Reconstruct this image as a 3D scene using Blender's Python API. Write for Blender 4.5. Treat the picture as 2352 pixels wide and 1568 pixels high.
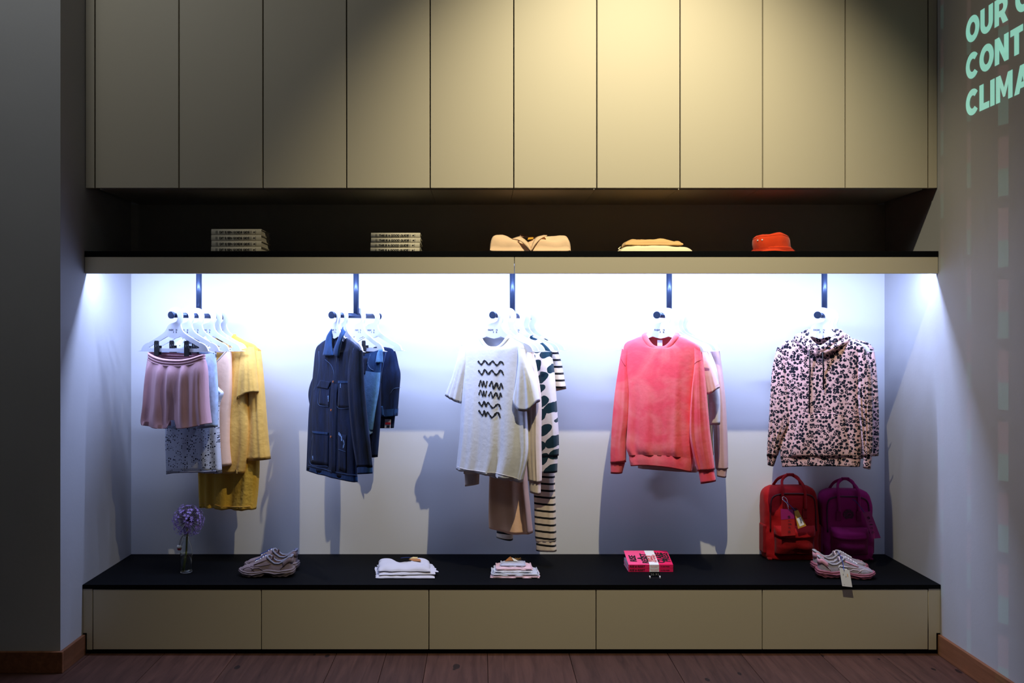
import bpy, bmesh, math, random
import numpy as np
from mathutils import Vector, Matrix
from mathutils.bvhtree import BVHTree

for o in list(bpy.data.objects):
    bpy.data.objects.remove(o)
scene = bpy.context.scene
COL = scene.collection
PI = math.pi

# ---------------------------------------------------------------- camera
F, VX, VY = 1988.0, 1105.0, 767.0          # focal length and vanishing point in photo pixels
CAM = Vector((0.0, -4.57, 1.678))
cam_d = bpy.data.cameras.new('camera')
cam = bpy.data.objects.new('camera', cam_d)
COL.objects.link(cam)
cam.location = CAM
cam.rotation_euler = (PI / 2, 0, 0)
cam_d.sensor_width = 36.0
cam_d.lens = F / 2352 * 36.0
cam_d.shift_x = (1176 - VX) / 2352
cam_d.shift_y = -(784 - VY) / 2352
cam_d.clip_start = 0.05
scene.camera = cam

# ---------------------------------------------------------------- world, lights, exposure
w = bpy.data.worlds.new('world')
scene.world = w
w.use_nodes = True
w.node_tree.nodes['Background'].inputs[0].default_value = (0.80, 0.86, 1.0, 1)
w.node_tree.nodes['Background'].inputs[1].default_value = 0.012
scene.view_settings.view_transform = 'Standard'
scene.view_settings.look = 'None'
scene.view_settings.gamma = 1.0
scene.view_settings.use_curve_mapping = False
scene.view_settings.exposure = 0.0


def light(name, kind, loc, energy, color, target=None, **kw):
    d = bpy.data.lights.new(name, kind)
    d.energy = energy
    d.color = color
    for k, v in kw.items():
        setattr(d, k, v)
    o = bpy.data.objects.new(name, d)
    COL.objects.link(o)
    o.location = loc
    if target is not None:
        o.rotation_euler = (Vector(target) - Vector(loc)).to_track_quat('-Z', 'Y').to_euler()
    return o


# warm ceiling spot over the middle of the cabinets
light('warm_spot', 'SPOT', (0.86, -1.68, 4.46), 475, (1.0, 0.885, 0.60), (0.79, 0.0, 2.12),
      spot_size=math.radians(81), spot_blend=1.0, shadow_soft_size=0.02)
# soft neutral fill added high on the left for ambient light
light('left_fill', 'POINT', (-2.2, -1.7, 4.3), 30, (0.96, 0.99, 1.0), shadow_soft_size=0.35)
# cold strip of diodes behind the shelf fascia
light('strip_light', 'AREA', (0.16, 0.034, 2.040), 80, (0.45, 0.565, 1.0), (0.16, 0.29, 1.55),
      shape='RECTANGLE', size=4.36, size_y=0.02)

# projector across the room: faint coloured columns of light on the right wall
PJ = Vector((-1.35, -1.9, 1.75))
pj = light('projector', 'SPOT', PJ, 62, (1, 1, 1), PJ + Vector((3.76, 1.45, 0)), spot_size=math.radians(80), spot_blend=0.1, shadow_soft_size=0.0)
bpy.context.view_layer.update()
pinv = pj.matrix_world.inverted()
pjn = pj.data
pjn.use_nodes = True
pt_ = pjn.node_tree
em = [n for n in pt_.nodes if n.type == 'EMISSION'][0]


def pmath(op, *a):
    x = pt_.nodes.new('ShaderNodeMath')
    x.operation = op
    for i, v in enumerate(a):
        if isinstance(v, (int, float)):
            x.inputs[i].default_value = v
        else:
            pt_.links.new(v, x.inputs[i])
    return x.outputs[0]


tcn = pt_.nodes.new('ShaderNodeTexCoord')
spn = pt_.nodes.new('ShaderNodeSeparateXYZ')
pt_.links.new(tcn.outputs['Normal'], spn.inputs[0])
pu = pmath('DIVIDE', spn.outputs[0], spn.outputs[2])
pv_n = pmath('DIVIDE', spn.outputs[1], spn.outputs[2])
total = None
for y0, y1, ph, amp in ((-.03, -.06, .0, .55), (-.275, -.312, .35, .75), (-.535, -.615, .1, 1.0)):
    a_ = pinv @ Vector((2.41, y0, 1.75))
    b_ = pinv @ Vector((2.41, y1, 1.75))
    ua, ub = sorted((a_.x / a_.z, b_.x / b_.z))
    col_ = pmath('MULTIPLY', pmath('GREATER_THAN', pu, ua), pmath('LESS_THAN', pu, ub))
    kz = abs((pinv @ Vector((2.41, (y0 + y1) / 2, 2.75))).y / a_.z)      # one metre on the wall
    fr_ = pmath('FRACT', pmath('ADD', pmath('DIVIDE', pv_n, .33 * kz), 40.0 + ph))
    teal = pmath('MULTIPLY', pmath('LESS_THAN', fr_, .38), amp)
    rose = pmath('MULTIPLY', pmath('GREATER_THAN', fr_, .55), amp * .75)
    teal = pmath('MULTIPLY', teal, col_)
    rose = pmath('MULTIPLY', rose, col_)
    total = (teal, rose) if total is None else (pmath('ADD', total[0], teal), pmath('ADD', total[1], rose))
cmb = pt_.nodes.new('ShaderNodeCombineColor')
pt_.links.new(pmath('ADD', pmath('MULTIPLY', total[0], .30), total[1]), cmb.inputs[0])
pt_.links.new(pmath('ADD', total[0], pmath('MULTIPLY', total[1], .42)), cmb.inputs[1])
pt_.links.new(pmath('ADD', pmath('MULTIPLY', total[0], .80), pmath('MULTIPLY', total[1], .45)), cmb.inputs[2])
pt_.links.new(cmb.outputs[0], em.inputs['Color'])

# ---------------------------------------------------------------- helpers


def lin(r, g, b):
    f = lambda c: (c / 255 / 12.92) if c <= 10 else ((c / 255 + 0.055) / 1.055) ** 2.4
    return (f(r), f(g), f(b), 1.0)


def mat(name, col, rough=0.8, metal=0.0, bump=None, var=0.0, vscale=8, sheen=0.0, spec=0.5, stretch=None, emit=None):
    """plain procedural material; bump=(scale, strength); var mixes colour by noise"""
    m = bpy.data.materials.new(name)
    m.use_nodes = True
    nt = m.node_tree
    b = nt.nodes['Principled BSDF']
    b.inputs['Base Color'].default_value = col
    b.inputs['Roughness'].default_value = rough
    b.inputs['Metallic'].default_value = metal
    b.inputs['Specular IOR Level'].default_value = spec
    if sheen:
        b.inputs['Sheen Weight'].default_value = sheen
    if emit:
        b.inputs['Emission Color'].default_value = emit[0]
        b.inputs['Emission Strength'].default_value = emit[1]
    if var or bump:
        tc = nt.nodes.new('ShaderNodeTexCoord')
        mp = nt.nodes.new('ShaderNodeMapping')
        nt.links.new(tc.outputs['Object'], mp.inputs[0])
        if stretch:
            mp.inputs['Scale'].default_value = stretch
    if var:
        n = nt.nodes.new('ShaderNodeTexNoise')
        n.inputs['Scale'].default_value = vscale
        n.inputs['Detail'].default_value = 5
        nt.links.new(mp.outputs[0], n.inputs['Vector'])
        r = nt.nodes.new('ShaderNodeValToRGB')
        r.color_ramp.elements[0].position = 0.3
        r.color_ramp.elements[1].position = 0.7
        r.color_ramp.elements[0].color = tuple(c * (1 - var) for c in col[:3]) + (1,)
        r.color_ramp.elements[1].color = tuple(min(1, c * (1 + var)) for c in col[:3]) + (1,)
        nt.links.new(n.outputs['Fac'], r.inputs[0])
        nt.links.new(r.outputs[0], b.inputs['Base Color'])
    if bump:
        n2 = nt.nodes.new('ShaderNodeTexNoise')
        n2.inputs['Scale'].default_value = bump[0]
        n2.inputs['Detail'].default_value = 4
        nt.links.new(mp.outputs[0], n2.inputs['Vector'])
        bp = nt.nodes.new('ShaderNodeBump')
        bp.inputs['Strength'].default_value = bump[1]
        bp.inputs['Distance'].default_value = 0.004
        nt.links.new(n2.outputs['Fac'], bp.inputs['Height'])
        nt.links.new(bp.outputs[0], b.inputs['Normal'])
    return m


def cloth(name, rgb, var=0.06, vscale=9, bump=(38, 0.35), sheen=0.15, rough=0.9, stretch=None):
    return mat(name, lin(*rgb), rough=rough, bump=bump, var=var, vscale=vscale, sheen=sheen, spec=0.2, stretch=stretch)


class NT:
    """tiny node-building helper"""

    def __init__(self, m):
        self.t = m.node_tree
        self.b = self.t.nodes['Principled BSDF']

    def n(self, kind, **kw):
        x = self.t.nodes.new('ShaderNode' + kind)
        for k, v in kw.items():
            if k in ('operation', 'feature', 'distance', 'data_type', 'blend_type', 'noise_dimensions'):
                setattr(x, k, v)
            else:
                x.inputs[k.replace('_', ' ')].default_value = v
        return x

    def l(self, a, b):
        self.t.links.new(a, b)

    def math(self, op, a, b=None):
        x = self.t.nodes.new('ShaderNodeMath')
        x.operation = op
        for i, v in enumerate((a, b)):
            if v is None:
                continue
            if isinstance(v, (int, float)):
                x.inputs[i].default_value = v
            else:
                self.l(v, x.inputs[i])
        return x.outputs[0]

    def mixcol(self, fac, a, b):
        x = self.t.nodes.new('ShaderNodeMix')
        x.data_type = 'RGBA'
        if isinstance(fac, (int, float)):
            x.inputs[0].default_value = fac
        else:
            self.l(fac, x.inputs[0])
        for i, v in ((6, a), (7, b)):
            if isinstance(v, tuple):
                x.inputs[i].default_value = v
            else:
                self.l(v, x.inputs[i])
        return x.outputs[2]


def link(o, parent=None):
    COL.objects.link(o)
    if parent is not None:
        o.parent = parent
    return o


def obj(name, verts, faces, m, parent=None, smooth=False, solid=0.0, offs=0.0):
    me = bpy.data.meshes.new(name)
    me.from_pydata([tuple(v) for v in verts], [], [tuple(f) for f in faces])
    me.update()
    if smooth:
        me.shade_smooth()
    if m is not None:
        me.materials.append(m)
    o = bpy.data.objects.new(name, me)
    link(o, parent)
    if solid:
        s = o.modifiers.new('thickness', 'SOLIDIFY')
        s.thickness = solid
        s.offset = offs
    return o


def mesh_obj(name, me, m, parent=None):
    me.materials.clear()
    me.materials.append(m)
    return link(bpy.data.objects.new(name, me), parent)


def tag(o, label, cat, group=None):
    o['label'] = label
    o['category'] = cat
    if group:
        o['group'] = group
    return o


def struct(o, label=None):
    o['kind'] = 'structure'
    if label:
        o['label'] = label
    return o


def empty(name, loc=(0, 0, 0), label=None, cat=None, group=None, rz=0.0, mw=None):
    o = bpy.data.objects.new(name, None)
    o.empty_display_size = 0.05
    COL.objects.link(o)
    if mw is not None:
        o.matrix_world = mw
    else:
        o.location = loc
        o.rotation_euler = (0, 0, rz)
    if label:
        tag(o, label, cat, group)
    return o


def box(name, x0, x1, y0, y1, z0, z1, m, parent=None, bev=0.0, seg=2):
    bm = bmesh.new()
    bmesh.ops.create_cube(bm, size=1.0)
    for v in bm.verts:
        v.co = Vector((x0 + (v.co.x + .5) * (x1 - x0), y0 + (v.co.y + .5) * (y1 - y0), z0 + (v.co.z + .5) * (z1 - z0)))
    if bev:
        bmesh.ops.bevel(bm, geom=list(bm.edges), offset=bev, segments=seg, affect='EDGES', profile=0.5)
    me = bpy.data.meshes.new(name)
    bm.to_mesh(me)
    bm.free()
    if m is not None:
        me.materials.append(m)
    return link(bpy.data.objects.new(name, me), parent)


def catmull(pts, n, closed=False):
    """smooth resample of control points (any dimension) to n samples"""
    P = np.array(pts, float)
    k = len(P)
    out = []
    segs = k if closed else k - 1
    for i in range(n):
        t = i * segs / (n if closed else n - 1)
        j = min(int(t), segs - 1)
        f = t - j
        if closed:
            p0, p1, p2, p3 = P[(j - 1) % k], P[j % k], P[(j + 1) % k], P[(j + 2) % k]
        else:
            p1, p2 = P[j], P[j + 1]
            p0 = P[j - 1] if j > 0 else 2 * p1 - p2
            p3 = P[j + 2] if j + 2 < k else 2 * p2 - p1
        out.append(0.5 * ((2 * p1) + (-p0 + p2) * f + (2 * p0 - 5 * p1 + 4 * p2 - p3) * f * f + (-p0 + 3 * p1 - 3 * p2 + p3) * f ** 3))
    return np.array(out)


def tube_data(path, r, n=8, closed=False, flat=1.0, up=None, cap=True):
    """sweep a round (or flattened) section along a path; r is a number or a list"""
    P = [Vector(p) for p in path]
    k = len(P)
    R = r if hasattr(r, '__len__') else [r] * k
    vs, fs = [], []
    prev = None
    for i in range(k):
        if closed:
            t = (P[(i + 1) % k] - P[i - 1])
        else:
            t = P[min(i + 1, k - 1)] - P[max(i - 1, 0)]
        t.normalize()
        if up is not None:
            a = Vector(up).cross(t)
            if a.length < 1e-4:
                a = Vector((1, 0, 0)).cross(t)
        elif prev is None:
            a = t.orthogonal()
        else:
            a = prev - t * prev.dot(t)
        a.normalize()
        prev = a.copy()
        b = t.cross(a)
        for j in range(n):
            q = 2 * PI * j / n
            vs.append(P[i] + a * (math.cos(q) * R[i]) + b * (math.sin(q) * R[i] * flat))
    m = k if closed else k - 1
    for i in range(m):
        for j in range(n):
            i2 = (i + 1) % k
            fs.append((i * n + j, i * n + (j + 1) % n, i2 * n + (j + 1) % n, i2 * n + j))
    if cap and not closed:
        fs.append(tuple(range(n))[::-1])
        fs.append(tuple((k - 1) * n + j for j in range(n)))
    return vs, fs


def tube(name, path, r, m, parent=None, n=8, closed=False, flat=1.0, up=None):
    v, f = tube_data(path, r, n, closed, flat, up)
    return obj(name, v, f, m, parent, smooth=True)


def lathe(name, prof, m, parent=None, n=32, fn=None):
    vs, fs = [], []
    for (r, z) in prof:
        for j in range(n):
            a = 2 * PI * j / n
            p = (r * math.cos(a), r * math.sin(a), z)
            vs.append(fn(p) if fn else p)
    for i in range(len(prof) - 1):
        for j in range(n):
            fs.append((i * n + j, i * n + (j + 1) % n, (i + 1) * n + (j + 1) % n, (i + 1) * n + j))
    return obj(name, vs, fs, m, parent, smooth=True)


def cyl(name, p0, p1, r, m, parent=None, n=24):
    o = tube(name, [p0, p1], r, m, parent, n=n)
    for p in o.data.polygons:
        if len(p.vertices) > 4:
            p.use_smooth = False
    return o


_meshcache = {}


def curve_mesh(key, build):
    """turn a text / filled 2-D curve into a mesh once, then share it"""
    if key in _meshcache:
        return _meshcache[key]
    cu = build()
    o = bpy.data.objects.new('temporary_curve', cu)
    COL.objects.link(o)
    bpy.context.view_layer.update()
    dg = bpy.context.evaluated_depsgraph_get()
    me = bpy.data.meshes.new_from_object(o.evaluated_get(dg))
    bpy.data.objects.remove(o)
    bpy.data.curves.remove(cu)
    me.name = 'lettering'
    _meshcache[key] = me
    return me


def text_mesh(s, size, bold=0.0, align='LEFT', shear=0.0, sx=1.0, space=1.0):
    def build():
        c = bpy.data.curves.new('text', 'FONT')
        c.body = s
        c.size = size
        c.offset = bold
        c.align_x = align
        c.shear = shear
        c.space_character = space
        c.resolution_u = 4
        return c
    me = curve_mesh((s, size, bold, align, shear, sx, space), build)
    if sx != 1.0 and not me.get('scaled'):
        for v in me.vertices:
            v.co.x *= sx
        me['scaled'] = 1
    return me


def text(name, s, size, m, parent, mw, bold=0.0, align='LEFT', shear=0.0, sx=1.0, space=1.0):
    me = text_mesh(s, size, bold, align, shear, sx, space).copy()
    o = mesh_obj(name, me, m, parent)
    o.matrix_local = mw
    return o


def poly_mesh(key, loops, thick):
    def build():
        c = bpy.data.curves.new('outline', 'CURVE')
        c.dimensions = '2D'
        c.fill_mode = 'BOTH'
        c.extrude = thick / 2
        for lp in loops:
            s = c.splines.new('POLY')
            s.points.add(len(lp) - 1)
            for p, q in zip(s.points, lp):
                p.co = (q[0], q[1], 0, 1)
            s.use_cyclic_u = True
        return c
    return curve_mesh(key, build)


UPRIGHT = Matrix.Rotation(PI / 2, 4, 'X')      # lays an xy drawing into the xz plane, facing -y


def ground(px, py, z):
    """photo pixel to a point on the horizontal plane z"""
    d = F * (CAM.z - z) / (py - VY)
    return Vector(((px - VX) * d / F, CAM.y + d, z))


def at(px, py, y):
    """photo pixel to a point on the vertical plane at depth y"""
    d = y - CAM.y
    return Vector(((px - VX) * d / F, y, CAM.z + (VY - py) * d / F))


# ---------------------------------------------------------------- materials of the fit-out
M = {}
M['panel'] = mat('beige_laminate', lin(188, 180, 160), rough=0.55, bump=(400, 0.04), spec=0.3)
M['panel_edge'] = mat('beige_laminate_edge', lin(178, 170, 150), rough=0.6)
M['niche'] = mat('niche_laminate', lin(186, 180, 166), rough=0.6, spec=0.25)
M['black'] = mat('black_laminate', lin(9, 10, 13), rough=0.7, bump=(300, 0.03), spec=0.06)
M['plinth'] = mat('black_plinth', lin(8, 8, 9), rough=0.6, spec=0.2)
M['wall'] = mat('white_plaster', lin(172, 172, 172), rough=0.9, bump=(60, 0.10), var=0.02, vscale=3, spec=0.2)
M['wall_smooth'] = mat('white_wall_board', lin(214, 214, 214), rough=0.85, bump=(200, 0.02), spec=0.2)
M['steel'] = mat('blue_grey_steel', lin(52, 66, 92), rough=0.35, metal=0.6)
M['hanger'] = mat('white_plastic', lin(206, 210, 222), rough=0.45)
M['blackplastic'] = mat('black_plastic', lin(10, 10, 14), rough=0.4)
M['ink'] = mat('navy_ink', lin(16, 24, 62), rough=0.7)
M['blackink'] = mat('black_ink', lin(8, 9, 12), rough=0.8)
M['white'] = mat('white_card', lin(235, 236, 240), rough=0.7)
M['paper'] = mat('page_paper', lin(214, 205, 185), rough=0.9, bump=(500, 0.3), stretch=(1, 1, 60))


def wood(name, a, b, c, knots=True):
    m = bpy.data.materials.new(name)
    m.use_nodes = True
    k = NT(m)
    tc = k.n('TexCoord')
    oi = k.n('ObjectInfo')
    add = k.t.nodes.new('ShaderNodeVectorMath')
    add.operation = 'ADD'
    k.l(tc.outputs['Object'], add.inputs[0])
    sc = k.t.nodes.new('ShaderNodeVectorMath')
    sc.operation = 'SCALE'
    comb = k.n('CombineXYZ')
    k.l(oi.outputs['Random'], comb.inputs[0])
    k.l(oi.outputs['Random'], comb.inputs[1])
    k.l(comb.outputs[0], sc.inputs[0])
    sc.inputs['Scale'].default_value = 37.0
    k.l(sc.outputs[0], add.inputs[1])
    mp = k.n('Mapping')
    mp.inputs['Scale'].default_value = (14, 1.1, 14)
    k.l(add.outputs[0], mp.inputs[0])
    n = k.n('TexNoise', Scale=2.2, Detail=7.0, Roughness=0.65, Distortion=0.6)
    k.l(mp.outputs[0], n.inputs['Vector'])
    r = k.n('ValToRGB')
    r.color_ramp.elements[0].position = 0.3
    r.color_ramp.elements[0].color = lin(*a)
    r.color_ramp.elements[1].position = 0.72
    r.color_ramp.elements[1].color = lin(*b)
    k.l(n.outputs['Fac'], r.inputs[0])
    col = r.outputs[0]
    if knots:
        mp2 = k.n('Mapping')
        mp2.inputs['Scale'].default_value = (7, 3.2, 7)
        k.l(add.outputs[0], mp2.inputs[0])
        v = k.n('TexVoronoi', Scale=1.0)
        k.l(mp2.outputs[0], v.inputs['Vector'])
        n3 = k.n('TexNoise', Scale=9.0, Detail=4.0)
        k.l(add.outputs[0], n3.inputs['Vector'])
        d = k.math('ADD', v.outputs['Distance'], k.math('MULTIPLY', k.math('SUBTRACT', n3.outputs['Fac'], 0.5), 0.25))
        kf = k.math('MULTIPLY', k.math('LESS_THAN', d, 0.085), 0.85)
        col = k.mixcol(kf, col, lin(*c))
    rv = k.math('ADD', k.math('MULTIPLY', oi.outputs['Random'], 0.35), 0.82)
    hs = k.n('HueSaturation')
    k.l(col, hs.inputs['Color'])
    k.l(rv, hs.inputs['Value'])
    k.l(hs.outputs[0], k.b.inputs['Base Color'])
    bp = k.n('Bump', Strength=0.15, Distance=0.002)
    k.l(n.outputs['Fac'], bp.inputs['Height'])
    k.l(bp.outputs[0], k.b.inputs['Normal'])
    k.b.inputs['Roughness'].default_value = 0.55
    k.b.inputs['Specular IOR Level'].default_value = 0.3
    return m


M['floor'] = wood('oak_planks', (54, 32, 25), (84, 55, 44), (20, 11, 9))
M['skirting'] = wood('oak_skirting', (104, 64, 40), (136, 88, 58), (60, 36, 24), knots=False)

# ---------------------------------------------------------------- the setting
XL, XR = -2.09, 2.41           # side walls of the recess
YB = 0.60                      # back wall
HC = 4.62                      # ceiling
fl = struct(empty('floor'))
fl.empty_display_size = 0.5
sub = box('subfloor', -4.2, XR + .06, -5.2, YB + .1, -0.06, -0.022, M['plinth'], fl)
# planks run towards the wall; joints measured along the plinth
seams = [ground(px, 1512, 0).x for px in (366, 533, 768, 884, 980, 1120, 1310, 1540, 1711, 1895, 2036, 2170)]
first = seams[0]
while first > -4.2:
    first -= 0.39
    seams.insert(0, first)
random.seed(4)
for i in range(len(seams) - 1):
    x0, x1 = seams[i], min(seams[i + 1], XR + 0.02)
    ends = [0.02, -random.uniform(0.6, 2.3)]
    ends.append(ends[-1] - random.uniform(1.6, 2.2))
    ends.append(-5.2)
    for j in range(3):
        y1, y0 = ends[j], max(ends[j + 1], -5.2)
        if y1 - y0 < 0.05:
            continue
        box('plank', x0 + .0012, x1 - .0012, y0 + .0012, y1 - .0012, -0.02, 0.0 - random.uniform(0, .0006), M['floor'], fl, bev=.0012, seg=1)
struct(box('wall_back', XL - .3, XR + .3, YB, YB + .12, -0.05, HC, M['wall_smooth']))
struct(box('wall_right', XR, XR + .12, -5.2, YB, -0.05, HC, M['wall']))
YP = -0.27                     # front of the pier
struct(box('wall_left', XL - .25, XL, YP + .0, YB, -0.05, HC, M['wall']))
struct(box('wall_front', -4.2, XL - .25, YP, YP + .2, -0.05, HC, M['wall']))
struct(box('ceiling', -4.2, XR + .12, -5.2, YB + .12, HC, HC + .1, M['wall']))
BH = 0.105
struct(box('baseboard_front', -4.2, XL + .018, YP - .018, YP, 0.0, BH, M['skirting'], bev=.002))
struct(box('baseboard_left', XL, XL + .018, YP, -0.035, 0.0, BH, M['skirting'], bev=.002))
struct(box('baseboard_right', XR - .018, XR, -5.2, -0.035, 0.0, BH, M['skirting'], bev=.002))

# ---------------------------------------------------------------- fitted furniture
ORD = ['leftmost', 'second', 'third', 'fourth', 'fifth', 'sixth', 'seventh', 'eighth', 'ninth', 'rightmost']
X = lambda px, y=0.0: (px - VX) * (y - CAM.y) / F
doors = [218, 411, 604, 796, 988, 1180, 1371, 1562, 1752, 1942, 2132]
CZ = 2.450
for i in range(10):
    x0, x1 = X(doors[i]), X(doors[i + 1])
    lab = ('leftmost tall beige wall cabinet above the books side of the shelf' if i == 0 else
           'rightmost tall beige wall cabinet beside the projected lettering' if i == 9 else
           f'{ORD[i]} tall beige handleless wall cabinet counted from the left')
    c = empty('wall_cabinet', ((x0 + x1) / 2, 0.3, CZ), lab, 'cabinet', 'tall wall cabinets above the shelf')
    hw = (x1 - x0) / 2
    box('carcass', -hw + .001, hw - .001, -.24, .299, 0.0, HC - CZ - .002, M['niche'], c)
    g = .0032 if i not in (4, 6) else .0028
    box('door', -hw + g, hw - g, -.30, -.281, -.001, HC - CZ - .004, M['panel'], c, bev=.0012, seg=1)
struct(box('trim_1', XL + .003, X(218) - .003, 0.0, .03, CZ, HC - .002, M['panel']))
struct(box('trim_2', X(2132) + .003, XR - .003, 0.0, .03, CZ, HC - .002, M['panel']))

# open shelf with a black top and a deep beige fascia
SZ = 2.115
s = empty('display_shelf', ((XL + XR) / 2, 0.3, SZ - .118), 'long open shelf with black top and beige fascia above the clothes', 'shelf')
cx0 = (XL + XR) / 2
hx = (XR - XL) / 2
box('shelf_top', -hx + .001, hx - .001, -.312, .298, .088, .118, M['black'], s, bev=.0015)
seam = X(1181.5) - cx0
box('fascia', -hx + .003, seam - .0015, -.310, -.285, 0.0, .0875, M['panel'], s, bev=.001)
box('fascia', seam + .0015, hx - .003, -.310, -.285, 0.0, .0875, M['panel'], s, bev=.001)
box('soffit', -hx + .003, hx - .003, -.284, .298, .062, .087, M['wall_smooth'], s)
ls = empty('strip_lamp', (0.16, .034, 2.056), 'thin cold white strip lamp hidden behind the shelf fascia', 'lamp')
box('profile', -2.2, 2.2, -.012, .012, -.002, .003, M['steel'], ls)
box('diffuser', -2.19, 2.19, -.006, .006, -.005, -.002, M['white'], ls)
# upper niche lining
struct(box('trim_3', XL + .002, XR - .002, YB - .012, YB - .001, SZ + .001, CZ - .001, M['niche']))

# bench
BZ = 0.365
YF = -0.03
b = empty('bench_top', (cx0, 0.28, BZ - .021), 'long black bench top under the hanging clothes', 'worktop')
box('board', -hx + .001, hx - .001, YF - .28 - .004, .318, 0.0, .021, M['black'], b, bev=.0012)
dr = [213, 600, 985, 1369, 1751, 2132]
for i in range(5):
    x0, x1 = X(dr[i], YF), X(dr[i + 1], YF)
    hw = (x1 - x0) / 2
    lab = ['leftmost wide beige drawer unit under the black bench, below the flower bottle', 'second beige drawer unit from the left under the black bench',
           'middle beige drawer unit of the black bench', 'fourth beige drawer unit from the left under the black bench',
           'rightmost wide beige drawer unit under the black bench, below the backpacks'][i]
    c = empty('drawer_unit', ((x0 + x1) / 2, 0.28, .024), lab, 'drawer', 'drawer units of the bench')
    box('carcass', -hw + .001, hw - .001, -.24, .315, .0, .318, M['niche'], c)
    box('drawer_front', -hw + .0022, hw - .0022, -.31, -.287, .001, .315, M['panel'], c, bev=.0012, seg=1)
for nm, x0, x1, sgn in (('trim_4', XL, X(213, YF) - .002, -1), ('trim_5', X(2132, YF) + .002, XR, 1)):
    # filler strip notched around the skirting
    a, c = (x0 + .002, x1) if sgn < 0 else (x0, x1 - .002)
    if sgn < 0:
        lp = [(a, BH + .006), (a + .02, BH + .006), (a + .02, .024), (c, .024), (c, .342), (a, .342)]
    else:
        lp = [(a, .024), (c - .02, .024), (c - .02, BH + .006), (c, BH + .006), (c, .342), (a, .342)]
    me = poly_mesh(nm, [lp], .02)
    o = struct(mesh_obj(nm, me, M['panel']))
    o.matrix_world = Matrix.Translation((0, YF + .01, 0)) @ UPRIGHT
struct(box('trim_6', XL + .022, XR - .022, YF + .012, YF + .03, 0.0, .0235, M['plinth']))

# projected slogan on the right wall: its light is emission put into flat letter shapes
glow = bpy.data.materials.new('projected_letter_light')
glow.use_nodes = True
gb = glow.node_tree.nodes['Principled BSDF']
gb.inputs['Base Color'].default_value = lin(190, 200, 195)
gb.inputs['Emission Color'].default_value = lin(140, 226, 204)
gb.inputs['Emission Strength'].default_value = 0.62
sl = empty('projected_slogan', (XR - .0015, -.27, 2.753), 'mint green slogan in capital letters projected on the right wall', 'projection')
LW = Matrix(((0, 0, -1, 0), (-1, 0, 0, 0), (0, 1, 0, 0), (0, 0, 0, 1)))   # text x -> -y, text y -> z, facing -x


def arc(cx, cy, rx, ry, a0, a1, n=18):
    return [(cx + rx * math.cos(math.radians(a0 + (a1 - a0) * i / n)), cy + ry * math.sin(math.radians(a0 + (a1 - a0) * i / n))) for i in range(n + 1)]


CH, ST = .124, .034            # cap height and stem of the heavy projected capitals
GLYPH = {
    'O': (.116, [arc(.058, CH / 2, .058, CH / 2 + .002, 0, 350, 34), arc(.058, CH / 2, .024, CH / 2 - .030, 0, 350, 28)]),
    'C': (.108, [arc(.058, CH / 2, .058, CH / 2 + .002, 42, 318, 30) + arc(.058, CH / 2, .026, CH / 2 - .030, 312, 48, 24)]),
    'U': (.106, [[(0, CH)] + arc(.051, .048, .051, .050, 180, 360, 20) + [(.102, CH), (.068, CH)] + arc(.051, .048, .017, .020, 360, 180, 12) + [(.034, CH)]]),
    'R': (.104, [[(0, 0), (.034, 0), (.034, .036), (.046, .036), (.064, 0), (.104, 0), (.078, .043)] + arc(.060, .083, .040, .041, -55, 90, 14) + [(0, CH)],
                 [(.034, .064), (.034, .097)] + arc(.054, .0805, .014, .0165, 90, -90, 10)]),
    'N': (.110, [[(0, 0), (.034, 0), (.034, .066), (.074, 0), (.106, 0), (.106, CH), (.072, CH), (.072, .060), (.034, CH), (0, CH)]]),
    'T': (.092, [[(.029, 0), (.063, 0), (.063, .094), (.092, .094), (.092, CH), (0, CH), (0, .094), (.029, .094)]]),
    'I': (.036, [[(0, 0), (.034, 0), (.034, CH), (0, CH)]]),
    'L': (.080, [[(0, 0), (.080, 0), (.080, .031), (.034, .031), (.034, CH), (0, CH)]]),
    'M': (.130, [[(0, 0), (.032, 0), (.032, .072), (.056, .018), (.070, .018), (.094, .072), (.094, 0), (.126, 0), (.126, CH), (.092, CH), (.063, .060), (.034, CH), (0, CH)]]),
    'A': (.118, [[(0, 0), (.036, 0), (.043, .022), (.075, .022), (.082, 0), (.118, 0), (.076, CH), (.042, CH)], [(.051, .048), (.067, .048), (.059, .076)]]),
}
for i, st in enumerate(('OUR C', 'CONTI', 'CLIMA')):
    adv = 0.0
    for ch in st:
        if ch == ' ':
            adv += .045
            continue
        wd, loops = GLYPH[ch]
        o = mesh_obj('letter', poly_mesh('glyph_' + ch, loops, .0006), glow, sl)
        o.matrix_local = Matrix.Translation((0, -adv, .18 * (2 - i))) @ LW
        adv += wd + .009

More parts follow.
